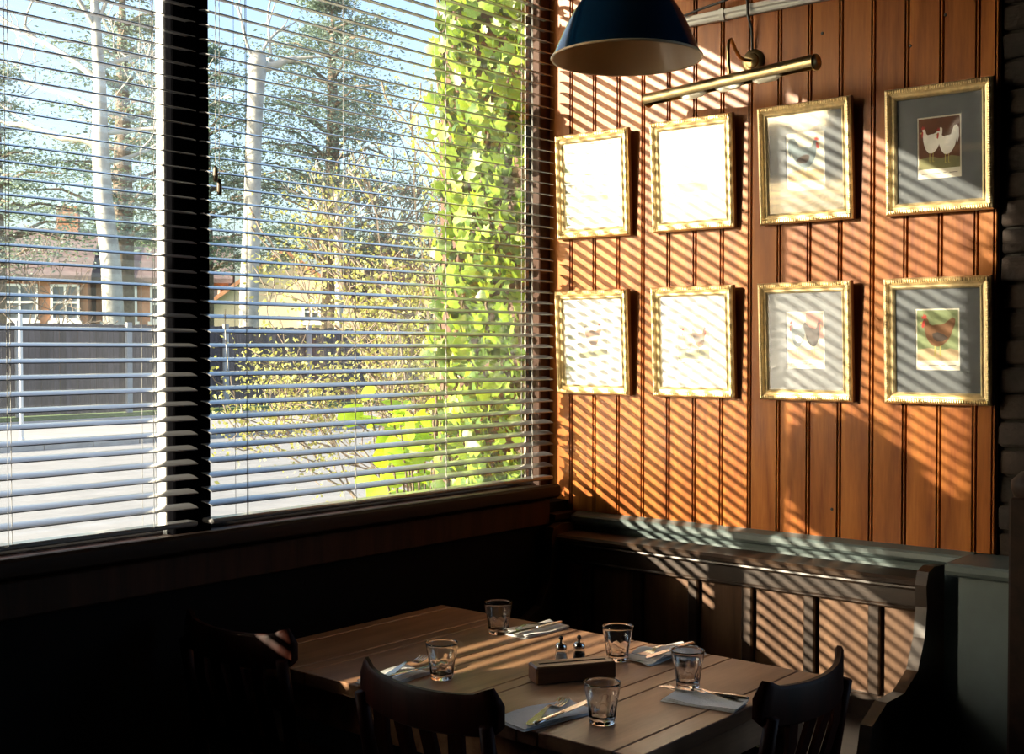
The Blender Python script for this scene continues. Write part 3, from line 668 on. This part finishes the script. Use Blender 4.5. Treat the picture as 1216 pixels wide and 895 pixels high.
# cutlery and napkins
def fork_mesh():
    m_ = MB(); L = .19
    def strip(pts, th=.0014):
        # pts: (s, half width, z) along +x
        o = len(m_.v)
        for s_, hw, z in pts: m_.v += [(s_, -hw, z), (s_, hw, z), (s_, hw, z + th), (s_, -hw, z + th)]
        for k in range(len(pts) - 1):
            for e in range(4): m_.f.append((o + k * 4 + e, o + k * 4 + (e + 1) % 4, o + k * 4 + 4 + (e + 1) % 4, o + k * 4 + 4 + e))
        e = o + (len(pts) - 1) * 4; m_.f += [(o + 3, o + 2, o + 1, o), (e, e + 1, e + 2, e + 3)]
    strip([(0, .004, .002), (.006, .009, .002), (.03, .0095, .003), (.07, .006, .008), (.10, .0035, .012), (.118, .0035, .010), (.126, .008, .006), (.134, .0125, .003), (.142, .0128, .0015)])
    for k in range(4):
        yc = -.0105 + .007 * k; o = len(m_.v)
        for s_, hw, z in ((.140, .0022, .0015), (.160, .0018, .001), (.178, .0015, .003), (.190, .0008, .007)): m_.v += [(s_, yc - hw, z), (s_, yc + hw, z), (s_, yc + hw, z + .0014), (s_, yc - hw, z + .0014)]
        for q in range(3):
            for e in range(4): m_.f.append((o + q * 4 + e, o + q * 4 + (e + 1) % 4, o + q * 4 + 4 + (e + 1) % 4, o + q * 4 + 4 + e))
        m_.f += [(o + 3, o + 2, o + 1, o), (o + 12, o + 13, o + 14, o + 15)]
    m_.mi = [0] * len(m_.f); return m_.mesh('fork', 'steel', 45)
fkm = fork_mesh()
def knife_parts():
    h = MB().tube([(0, 0, .004), (.004, 0, .004), (.03, 0, .0045), (.07, 0, .004), (.088, 0, .004), (.095, 0, .004)], [.003, .0055, .0062, .0048, .0042, .0050], 10)
    h.v = [(x, y * 1.35, .0042 + (z - .0042) * .62) for x, y, z in h.v]
    bl_ = MB().prism([(.094, -.0045), (.105, -.0085), (.16, -.0095), (.185, -.0085), (.198, -.003), (.203, .004), (.19, .0065), (.105, .006), (.094, .0045)], .0028, .0045, 'z')
    return h.mesh('handle', 'steel', True), bl_.mesh('blade', 'steel')
khm, kbm = knife_parts()
def fork(x, y, z, a, lab): 
    f = place('fork', fkm, None, (x, y, z), (0, 0, a)); tag(f, lab, 'fork', 'steel forks on the table')
def knife(x, y, z, a, lab):
    k = empty('knife', (x, y, z), a); tag(k, lab, 'knife', 'steel knives on the table'); place('handle', khm, k); place('blade', kbm, k)
def napkin(x, y, a, L, Wd, lab, crumple=0.0, seed=1):
    rg = random.Random(seed); n_ = empty('paper_napkin', (x, y, TZ + .0006), a); tag(n_, lab, 'napkin', 'folded paper napkins on the table')
    ph = [rg.uniform(0, 6) for _ in range(6)]
    for lay in range(3):
        m_ = MB(); nx, ny = 16, 8; sk = rg.uniform(-.004, .004); z0 = lay * .0016
        lift = lambda u, v: crumple * (.5 + .5 * math.sin(5 * u + ph[0] + lay)) * (.5 + .5 * math.sin(4 * v + 3 * u + ph[1])) + .0012 * (1 + math.sin(3 * u + ph[2])) * lay + .003 * lay * max(0, v) ** 2
        T = .0009; 
        for s_ in (0, 1):
            for j in range(ny + 1):
                for i in range(nx + 1):
                    u = -1 + 2 * i / nx; v = -1 + 2 * j / ny
                    m_.v.append((u * L / 2 * (1 - .01 * lay) + sk, v * Wd / 2 * (1 - .02 * lay) + crumple * .4 * math.sin(6 * u + ph[3]), z0 + lift(u, v) * 1 + s_ * T))
        N = (nx + 1) * (ny + 1)
        for s_ in (0, 1):
            for j in range(ny):
                for i in range(nx): q = s_ * N + j * (nx + 1) + i; m_.f.append((q, q + 1, q + nx + 2, q + nx + 1))
        per = [i for i in range(nx + 1)] + [(j + 1) * (nx + 1) - 1 for j in range(1, ny + 1)] + [ny * (nx + 1) + i for i in range(nx - 1, -1, -1)] + [j * (nx + 1) for j in range(ny - 1, 0, -1)]
        for p, q in zip(per, per[1:] + per[:1]): m_.f.append((p, q, N + q, N + p))
        m_.mi = [0] * len(m_.f); m_.build('napkin_fold', 'napkin_paper', n_, 50)
def aim(x0, y0, x1, y1): return math.atan2(y1 - y0, x1 - x0)
NZ = TZ + .0075
# front setting
napkin(1.100, -1.470, R(80), .20, .088, 'white paper napkin at the front of the table under knife and fork', .001, 3)
fork(1.122, -1.560, NZ, aim(1.122, -1.56, 1.066, -1.36), 'steel fork on the front napkin'); knife(1.137, -1.560, NZ + .004, aim(1.137, -1.56, 1.125, -1.38), 'steel knife on the front napkin')
# right setting
napkin(1.293, -1.178, R(8), .165, .080, 'white paper napkin at the right end of the table', .001, 5)
fork(1.368, -1.150, NZ, aim(1.368, -1.15, 1.16, -1.135) + .12, 'steel fork on the napkin at the right end'); knife(1.372, -1.135, NZ + .004, aim(1.372, -1.135, 1.18, -1.175), 'steel knife on the napkin at the right end')
# far side setting
napkin(1.015, -.905, R(75), .19, .085, 'crumpled white paper napkin at the far edge of the table', .012, 8)
fork(1.035, -.83, NZ + .012, aim(1.03, -.83, 1.0, -1.0), 'steel fork on the crumpled napkin'); knife(1.05, -.83, NZ + .016, aim(1.05, -.83, 1.045, -1.0), 'steel knife on the crumpled napkin')
# left setting, in the stripes
napkin(.655, -1.47, R(92), .17, .075, 'white paper napkin in the light stripes, mostly hidden by a chair', .001, 9)
fork(.650, -1.495, NZ, aim(.65, -1.495, .60, -1.32), 'steel fork in the light stripes at the left'); knife(.672, -1.515, NZ + .004, aim(.672, -1.515, .676, -1.35), 'steel knife in the light stripes at the left')
# back left setting
napkin(.610, -.895, R(85), .17, .075, 'white paper napkin at the back corner of the table by the window', .001, 12)
fork(.600, -.820, NZ, aim(.6, -.82, .585, -1.0), 'steel fork at the back corner by the window'); knife(.628, -.815, NZ + .004, aim(.628, -.815, .61, -1.02), 'steel knife at the back corner by the window')

# ================================================================== OUTDOORS
# ground, road and pavements run parallel to the window wall
def ext(o, label, cat): o['kind'] = 'structure'; o['label'] = label; o['category'] = cat; return o
ext(MB().box((-150, -90, GR - .35), (-.25, 150, GR - .14)).build('ground', 'earth'), 'bare earth far beyond the street', 'ground')
ext(MB().box((-16.6, -60, GR - .2), (-7.0, 120, GR - .10)).build('road', 'asphalt'), 'sunlit grey asphalt road outside the windows', 'road')
ext(MB().box((-6.85, -60, GR - .2), (-.25, 60, GR)).build('pavement_near', 'pavement_slab'), 'pale pavement just outside the windows', 'pavement')
ext(MB().box((-22.8, -60, GR - .2), (-16.75, 120, GR)).build('pavement_far', 'pavement_slab'), 'pale pavement on the far side of the road', 'pavement')
ext(MB().box((-60, -60, GR - .2), (-22.8, 120, GR + .03)).build('verge', 'grass'), 'green grass verge at the foot of the fence', 'grass')
for nm, x, lab in (('kerb_far', -16.75, 'stone kerb on the far side of the road'), ('kerb_near', -7.0, 'stone kerb on the near side of the road')):
    k = ext(empty(nm, (x, 0, GR)), lab, 'kerb'); km = MB().bbox((0, 0, -.2), (.15, .905, .012), .012).mesh('kerb_stone', 'kerb_stone')
    for i in range(-6, 34): place('kerb_stone', km, k, (0, i * .915, 0))
# fence with concrete posts
FXX = -24.0
fe = empty('board_fence', (FXX, 14, GR)); tag(fe, 'dark vertical board fence with concrete posts across the road', 'fence')
fbm = [MB().bbox((-.011, 0, .05), (.011, .152, 2.18 + dz), .004).mesh('fence_board', 'fence_wood') for dz in (0, .012, -.012)]
for i in range(190): place('fence_board', fbm[i % 3 if i % 7 else 1], fe, (random.uniform(-.006, .006), -10 + i * .157, 0))
fpm = MB().bbox((0, -.075, 0), (.10, .075, 2.24), .012).mesh('fence_post', 'concrete')
for y in (-9.0, -6.1, -3.2, -.35, 2.55, 5.4, 8.3, 11.2, 14.1, 17.0): place('fence_post', fpm, fe, (.02, y, 0))
for z in (.5, 1.7): MB().box((-.06, -10, z), (-.012, 20, z + .09)).build('fence_rail', 'fence_wood', fe)
# thin pole on the far pavement
pp = empty('street_pole', (-17.25, 7.26, GR)); tag(pp, 'thin pale metal pole on the far pavement by the kerb', 'pole')
MB().tube([(0, 0, 0), (0, 0, 2.22)], .035, 12).build('shaft', 'galvanised', pp, 50); MB().lathe([(.05, 0), (.05, .06), (.036, .08)], 14).build('foot_collar', 'galvanised', pp); MB().lathe([(.036, 2.22), (.030, 2.245), (0, 2.255)], 12).build('cap', 'galvanised', pp)

# houses
def windows(par, wins, depth_axis, base):
    """each window: frame and dark pane, on a wall whose outside faces +x"""
    for (y, z, w, h) in wins:
        f = MB()
        for p, q in (((0, -w / 2, -h / 2), (.12, -w / 2 + .12, h / 2)), ((0, w / 2 - .12, -h / 2), (.12, w / 2, h / 2)), ((0, -w / 2, -h / 2), (.12, w / 2, -h / 2 + .12)), ((0, -w / 2, h / 2 - .12), (.12, w / 2, h / 2)), ((0, -.05, -h / 2), (.10, .05, h / 2)), ((0, -w / 2, -.05), (.10, w / 2, .05))): f.box(p, q)
        fo = f.build('window', 'white_paint', par, loc=(base, y, z)); MB().box((.01, -w / 2 + .1, -h / 2 + .1), (.05, w / 2 - .1, h / 2 - .1)).build('pane', 'house_glass', fo)
        MB().box((0, -w / 2 - .1, -h / 2 - .16), (.2, w / 2 + .1, -h / 2)).build('window_ledge', 'white_paint', fo)
def house(name, loc, rz, w, d, hw, hr, wall, roof, lab, wins=(), gable=False, chim=False):
    """front wall on local +x; ridge along y (or along x when gable faces the front)"""
    h = empty(name, loc, rz); tag(h, lab, 'house')
    if gable: MB().prism([(-w / 2, 0), (w / 2, 0), (w / 2, hw), (0, hr), (-w / 2, hw)], -d, 0, 'x').build('wall', wall, h)
    else: MB().prism([(-d, 0), (0, 0), (0, hw), (-d / 2, hr - .1), (-d, hw)], -w / 2, w / 2, 'y').build('wall', wall, h)
    o = .35
    if gable:
        for s_ in (-1, 1): MB().prism([(s_ * (w / 2 + o), hw - o * (hr - hw) / (w / 2)), (0, hr), (0, hr + .22), (s_ * (w / 2 + o), hw - o * (hr - hw) / (w / 2) + .22)], -d - .2, .3, 'x').build('roof', roof, h)
    else:
        for a, b in ((0, 1), (-d, -1)): MB().prism([(a + b * o, hw - o * (hr - hw) / (d / 2)), (-d / 2, hr), (-d / 2, hr + .22), (a + b * o, hw - o * (hr - hw) / (d / 2) + .22)], -w / 2 - .2, w / 2 + .2, 'y').build('roof', roof, h)
    if chim:
        for y in chim: c_ = MB().box((-d / 2 - .4, y - .5, hr - 1), (-d / 2 + .4, y + .5, hr + 1.3)).build('chimney', wall, h); 
    windows(h, wins, 'x', 0.02); return h
wz = 3.75
house('terraced_house', (-52.5, 24.5, GR), R(-38), 9.0, 7, 5.0, 7.3, 'house_brick', 'roof_tile', 'orange brick terraced house with white windows at the far left', [(-3.2, wz, 1.5, 1.7), (-.9, wz, 1.5, 1.7), (1.5, wz, 1.6, 1.7), (3.5, wz, 1.3, 1.7)], chim=(3.2,))
house('terraced_house', (-48.6, 31.4, GR), R(-38), 6.2, 7, 5.0, 7.2, 'house_brick', 'roof_tile', 'orange brick terraced house seen behind the pale left trunk', [(-2.0, wz, 1.6, 1.7), (.2, wz, 1.6, 1.7), (2.1, wz, 1.2, 1.7)], chim=(-2.4,))
house('rendered_house', (-44.6, 35.6, GR), R(-40), 7.4, 8, 3.6, 6.3, 'house_render', 'roof_orange', 'cream rendered house with a gable behind the fence', [(1.3, 3.4, .9, 1.0)], gable=True)
house('dark_house', (-46.0, 43.5, GR), R(-40), 7.0, 8, 4.6, 8.0, 'dark_cladding', 'dark_cladding', 'dark house with steep roof between the trees', [(1.8, 3.4, 1.2, 1.3)], gable=True)

# trees
def branchy(mb, p, d, r, L, depth, rg, spread=.5, segs=4, curve=.15, minr=.012):
    pts = [Vector(p)]; rs = [r]; d = Vector(d).normalized()
    for i in range(segs):
        d = (d + Vector((rg.gauss(0, curve), rg.gauss(0, curve), rg.gauss(.03, curve)))).normalized(); pts.append(pts[-1] + d * L / segs); rs.append(max(minr, r * (1 - .45 * (i + 1) / segs)))
    mb.tube(pts, rs, 7 if r > .06 else 4, cap=False)
    tips = [pts[-1]]
    if depth > 0:
        for k in range(rg.choice((2, 3, 3))):
            j = rg.randint(max(1, segs // 2), segs); dd = (d + Vector((rg.gauss(0, spread), rg.gauss(0, spread), rg.gauss(.1, spread * .7)))).normalized()
            tips += branchy(mb, pts[j], dd, rs[j] * .68, L * rg.uniform(.55, .8), depth - 1, rg, spread, segs, curve, minr)
    return tips
rg = random.Random(5)
# pale tree 1
t1 = empty('pale_tree', (-29.4, 16.72, GR)); tag(t1, 'tall pale trunked tree with bare branches, left window', 'tree')
m_ = MB(); trunk = [(0, 0, 0), (-.05, -.02, 2.3), (-.12, -.05, 4.0), (-.30, -.18, 6.0), (-.40, -.20, 7.6), (-.48, -.16, 9.5), (-.60, -.2, 11.2), (-.75, -.2, 13.5)]
m_.tube(trunk, [.36, .31, .29, .27, .24, .18, .14, .08], 14); m_.build('trunk', 'bark_pale', t1, True)
m_ = MB()
for p, d, r, L in (((-.40, -.20, 7.5), (-.9, -.9, .55), .12, 3.0), ((-.42, -.2, 7.9), (.8, .9, .35), .09, 2.6), ((-.48, -.16, 9.4), (-.5, -.8, .8), .10, 3.0), ((-.5, -.16, 9.8), (.6, .6, .8), .08, 2.6), ((-.38, -.2, 7.0), (.5, .9, .3), .07, 2.4), ((-.6, -.2, 11), (-.4, -.3, 1), .08, 2.6), ((-.6, -.2, 11), (.5, .5, 1), .07, 2.4), ((-.45, -.2, 8.6), (-.9, -.5, .2), .08, 3.0)):
    branchy(m_, p, d, r, L, 3, rg, .55, 5, .18, .014)
m_.build('branches', 'bark_pale', t1, True)
# pollarded tree 2
t2 = empty('pollarded_tree', (-28.0, 20.5, GR)); tag(t2, 'pale pollarded tree with a knobbly head, right window', 'tree')
m_ = MB(); m_.tube([(0, 0, 0), (.0, -.02, 3), (.02, .1, 5.5), (.0, .2, 8), (.02, .28, 9.6), (.03, .34, 10.4), (.05, .38, 10.8)], [.33, .30, .27, .25, .25, .31, .20], 14); m_.build('trunk', 'bark_pale', t2, True)
m_ = MB()
for p, d, r, L in (((.03, .34, 10.2), (.5, .65, .38), .16, 1.3), ((.03, .34, 10.4), (-.4, -.6, .9), .06, 1.8), ((.25, .7, 10.7), (-.05, -.1, 1), .06, 2.0), ((.03, .34, 10.4), (.1, .1, 1), .06, 1.6)): branchy(m_, p, d, r, L, 1, rg, .45, 4, .14, .015)
m_.build('branches', 'bark_pale', t2, True)
# slim pale trunk near the dark house
t3 = empty('slim_tree', (-27.0, 23.3, GR)); tag(t3, 'slim pale tree trunk in front of the dark house', 'tree')
MB().tube([(0, 0, 0), (.02, 0, 3), (.05, -.04, 5.2), (.0, -.1, 6.6)], [.17, .15, .13, .08], 10).build('trunk', 'bark_pale', t3, True)
m_ = MB(); tips = []
for k in range(5): tips += branchy(m_, (0, -.05, 5.0 + .3 * k), (rg.gauss(0, 1), rg.gauss(0, 1), .5), .06, 1.6, 2, rg, .6, 4, .2, .012)
m_.build('branches', 'bark_pale', t3, True)

def cedar(name, base, H, lab, tiers, seed, n=9000, r_top=.6, r_bot=4.5, z0=.25, mats=('cedar_leaf', 'cedar_leaf_light'), size=.26, squash=1.0):
    rg2 = np.random.default_rng(seed); c = empty(name, base); tag(c, lab, 'tree', 'evergreen trees beyond the fence')
    MB().tube([(0, 0, 0), (.1, .0, H * .4), (0, .1, H * .8), (0, .1, H)], [H * .03, H * .024, H * .012, .03], 10).build('trunk', 'bark_brown', c, True)
    bm_ = MB(); P = []
    for t in range(tiers):
        f = t / (tiers - 1); z = H * (z0 + (1 - z0) * f); rad = (r_bot * (1 - f) ** .7 + r_top)
        nb = 6
        for b in range(nb):
            a = rg2.uniform(0, 2 * math.pi); rr = rad * rg2.uniform(.55, 1.1); up = rg2.uniform(-.02, .22) * rr
            e = np.array([math.cos(a) * rr, math.sin(a) * rr, z + up]); s_ = np.array([0, 0, z - .2])
            mid = (s_ + e) / 2 + np.array([0, 0, .12 * rr]); bm_.tube([tuple(s_), tuple(mid), tuple(e)], [.07, .045, .012], 5, cap=False)
            k = int(n / tiers / nb); q = rg2.uniform(.15, 1.05, k) ** .7
            pts = s_[None] * (1 - q[:, None]) ** 2 + 2 * mid[None] * (q * (1 - q))[:, None] + e[None] * (q ** 2)[:, None]
            spread = .16 * rr + .25
            pts = pts + rg2.normal(size=(k, 3)) * np.array([spread, spread, .16 * squash])[None] - np.array([0, 0, .1])
            P.append(pts)
    bm_.build('branches', 'bark_brown', c)
    fo = place('foliage', leaf_cloud('foliage', np.concatenate(P), size, list(mats), .38, .55), c); fo['kind'] = 'stuff'
    return c
cedar('cedar_tree', (-32.2, 27.6, GR), 14.6, 'large blue green cedar tree filling the middle of the right window', 11, 3, 30000, .8, 5.0, .34, size=.15)
cedar('cedar_tree', (-34.6, 23.6, GR), 12.4, 'dark blue green cedar tree behind the pollarded trunk', 9, 4, 17000, .5, 3.6, .36, size=.15)
cedar('cedar_tree', (-33.6, 19.6, GR), 14.5, 'pale blue green cedar tree behind the mullion', 10, 8, 17000, .7, 3.0, .36, ('cedar_leaf_light', 'cedar_leaf'), .15)
cedar('cedar_tree', (-33.5, 15.2, GR), 10.0, 'loose pale evergreen behind the left trunk', 8, 6, 10000, .5, 2.6, .42, ('cedar_leaf_light',), .14)
# bare purple-brown shrub above the fence on the left
def bare(name, base, lab, seed, n, h, r, mtl='twig', depth=4, leaves=0, leafmat='shrub_leaf', lsize=.05, spread=.5):
    rgx = random.Random(seed); b = empty(name, base); tag(b, lab, 'shrub'); m_ = MB(); tips = []
    for k in range(n): tips += branchy(m_, (rgx.gauss(0, .15 * r), rgx.gauss(0, .15 * r), 0), (rgx.gauss(0, .35), rgx.gauss(0, .35), 1), .035 * h / 3, h * .5, depth, rgx, spread, 4, .18, .0022 * h)
    m_.build('branches', mtl, b)
    if leaves:
        T = np.array([tuple(t) for t in tips]); P = T[RNG.integers(0, len(T), leaves)] + RNG.normal(size=(leaves, 3)) * .09
        fo = place('foliage', leaf_cloud('foliage', P, lsize, [leafmat], .6), b); fo['kind'] = 'stuff'
    return b
bare('bare_tree', (-31.5, 12.0, GR), 'bare brown twiggy tree above the fence at the far left', 3, 6, 5.4, 2.0, 'bark_brown', 4)
bare('bare_tree', (-31.0, 14.6, GR), 'bare brown twiggy tree between left pole and pale trunk', 4, 5, 4.6, 2.0, 'bark_brown', 4)
bare('bare_tree', (-29.5, 28.6, GR), 'bare brown tree beyond the fence behind the garden shrub', 14, 7, 9.0, 2.0, 'twig', 4)
bare('garden_shrub', (-2.85, 2.75, GR), 'tall loose yellow green shrub outside the right window', 7, 9, 2.9, .9, 'twig', 4, 13000, 'shrub_leaf', .030, .30)
bare('garden_shrub', (-3.25, 2.55, GR), 'lower bushy yellow green shrub by the road', 9, 8, 1.75, .8, 'twig', 4, 9000, 'shrub_leaf', .030, .36)

# ivy on the short outer wall beside the window
struct(MB().box((-.60, .02, GR), (-.12, .30, CEIL)).build('wall_outer', 'facade_brick'), 'short brick outer wall under the ivy', 'wall')
def ivy_leaf_mesh(name, mtl, lobed=True):
    m_ = MB(); pts = [(0, -.5), (.22, -.56), (.52, -.30), (.34, -.08), (.42, .22), (.16, .18), (0, .55), (-.16, .18), (-.42, .22), (-.34, -.08), (-.52, -.30), (-.22, -.56)] if lobed else [(0, -.5), (.25, -.42), (.40, -.15), (.36, .15), (.2, .4), (0, .58), (-.2, .4), (-.36, .15), (-.40, -.15), (-.25, -.42)]
    o = 1; m_.v = [(0, -.05, .02)] + [(a, b, -.35 * a * a - .12 * b * b) for a, b in pts]
    n = len(pts)
    for i in range(n): m_.f.append((0, 1 + i, 1 + (i + 1) % n))
    m_.mi = [0] * n; return m_.mesh(name, mtl, True)
ivm = [ivy_leaf_mesh('leaf', 'ivy_leaf'), ivy_leaf_mesh('leaf', 'ivy_leaf_dark')]
iv = empty('ivy', (-.35, -.05, GR)); tag(iv, 'bright green ivy climbing the outer wall at the right of the window', 'ivy')
m_ = MB(); r3 = random.Random(21)
for k in range(7):
    x = -.22 + .065 * k - .0; p = [(x - .1 + r3.gauss(0, .02), .05 - r3.uniform(0, .02), 0)]
    while p[-1][2] < 3.1: p.append((min(.2, max(-.22, p[-1][0] + r3.gauss(0, .03))), .05 - r3.uniform(0, .06), p[-1][2] + .22))
    m_.tube(p, .006, 5)
m_.build('stem', 'ivy_stem', iv)
def ivy_spot():
    z = r3.uniform(.9, 3.15); x = r3.uniform(-.175, .225)
    y = .04 - abs(r3.gauss(0, .055)) - (.10 if r3.random() < .14 else 0) * r3.random()
    if r3.random() < .10: x = r3.uniform(.06, .20); y = -.12 - .20 * r3.random()       # trailing sprays reaching towards the glass
    return x, y, z
spots = [ivy_spot() for _ in range(1500)]
spots.sort(key=lambda s: s[1])
def leaf_rot(): return (R(90) + r3.gauss(.25, .45), r3.gauss(0, .5), r3.gauss(-.35, .6))
for s_ in spots[:290]:
    o = place('leaf', ivm[0 if r3.random() < .72 else 1], iv, s_, leaf_rot()); k = r3.uniform(.045, .075); o.scale = (k, k, k)
# the rest of the leaves as one mass
V = []; F = []; MI = []
base = [np.array([tuple(v.co) for v in mm.vertices]) for mm in ivm]; nf = len(ivm[0].polygons)
from mathutils import Euler
for s_ in spots[290:]:
    w_ = 0 if r3.random() < .55 else 1; k = r3.uniform(.04, .07); Rm = np.array(Euler(leaf_rot()).to_matrix()); off = sum(len(v) for v in V)
    V.append(base[w_] @ Rm.T * k + np.array(s_)); n_ = len(base[w_]) - 1
    F += [(off, off + 1 + i, off + 1 + (i + 1) % n_) for i in range(n_)]; MI += [w_] * n_
fo = place('foliage', raw_mesh('foliage', np.concatenate(V), np.array(F), ['ivy_leaf', 'ivy_leaf_dark'], np.array(MI)), iv); fo['kind'] = 'stuff'

# big lime leaves below the ivy
lm = ivy_leaf_mesh('leaf', 'lime_leaf', False)
lp = empty('lime_leaved_plant', (-1.06, .42, GR)); tag(lp, 'big leaved lime green plant just outside the sill', 'plant')
m_ = MB(); tops = []
for k in range(26):
    a = r3.uniform(0, 6.28); rr = r3.uniform(.04, .33); top = (math.cos(a) * rr * .9, math.sin(a) * rr * .8, r3.uniform(.75, 1.58 - .5 * rr)); m_.tube([(math.cos(a) * .06, math.sin(a) * .06, 0), (top[0] * .5, top[1] * .5, top[2] * .6), top], [.009, .007, .003], 5); tops.append(top)
m_.build('stem', 'ivy_stem', lp)
for t in tops:
    for q in range(4):
        o = place('leaf', lm, lp, (t[0] + r3.gauss(0, .05), t[1] + r3.gauss(0, .05), t[2] - r3.uniform(0, .16)), (r3.gauss(.5, .5), r3.gauss(0, .5), r3.uniform(0, 6.28))); k = r3.uniform(.08, .135); o.scale = (k, k, k)

# unseen baskets added outside, left of view, to cast shade on the planks
def basket(y, lab, seed):
    rgb = np.random.default_rng(seed); b = empty('shade_basket', (-.90, y, 2.11)); tag(b, lab, 'basket', 'baskets added outside the windows to cast shade')
    MB().lathe([(0, 0), (.10, .02), (.17, .07), (.21, .14), (.215, .17), (.205, .17), (.16, .08), (0, .03)], 24).build('bowl', 'basket_wire', b, True)
    m_ = MB()
    for k in range(3): a = 2.1 * k; m_.tube([(.21 * math.cos(a), .21 * math.sin(a), .17), (0, 0, .62)], .003, 4)
    m_.build('chains', 'basket_wire', b)
    MB().tube([(0, 0, .62), (0, 0, .64), (.03, 0, .66), (.60, 0, .66), (.645, 0, .66)], .008, 6).build('bracket', 'basket_wire', b)
    P = rgb.normal(size=(2600, 3)); P /= np.linalg.norm(P, axis=1)[:, None]; P *= rgb.uniform(0, 1, (2600, 1)) ** .4; P = P * np.array([.16, .30, .16]) + np.array([0, 0, .20])
    fo = place('foliage', leaf_cloud('foliage', P, .06, ['ivy_leaf_dark'], .7), b); fo['kind'] = 'stuff'
basket(-3.40, 'leafy unseen basket added for its shade, nearer the left window', 31); basket(-4.02, 'leafy unseen basket added for its shade, farther along the front', 32)
# unseen board added by the left window to keep sun off the wall's right end
hs_ = empty('sun_blocker', (-.50, -3.50, 2.12)); tag(hs_, 'tall plain dark board added past the left edge to block sun', 'sign')
MB().bbox((-.125, -.02, 0), (.125, .02, .85), .006).build('board', 'sill_wood', hs_)
MB().tube([(-.14, 0, .90), (.25, 0, .90)], .012, 8).build('bracket', 'basket_wire', hs_)
for x in (-.09, .09): MB().tube([(x, 0, .84), (x, 0, .90)], .005, 6).build('hook', 'basket_wire', hs_)
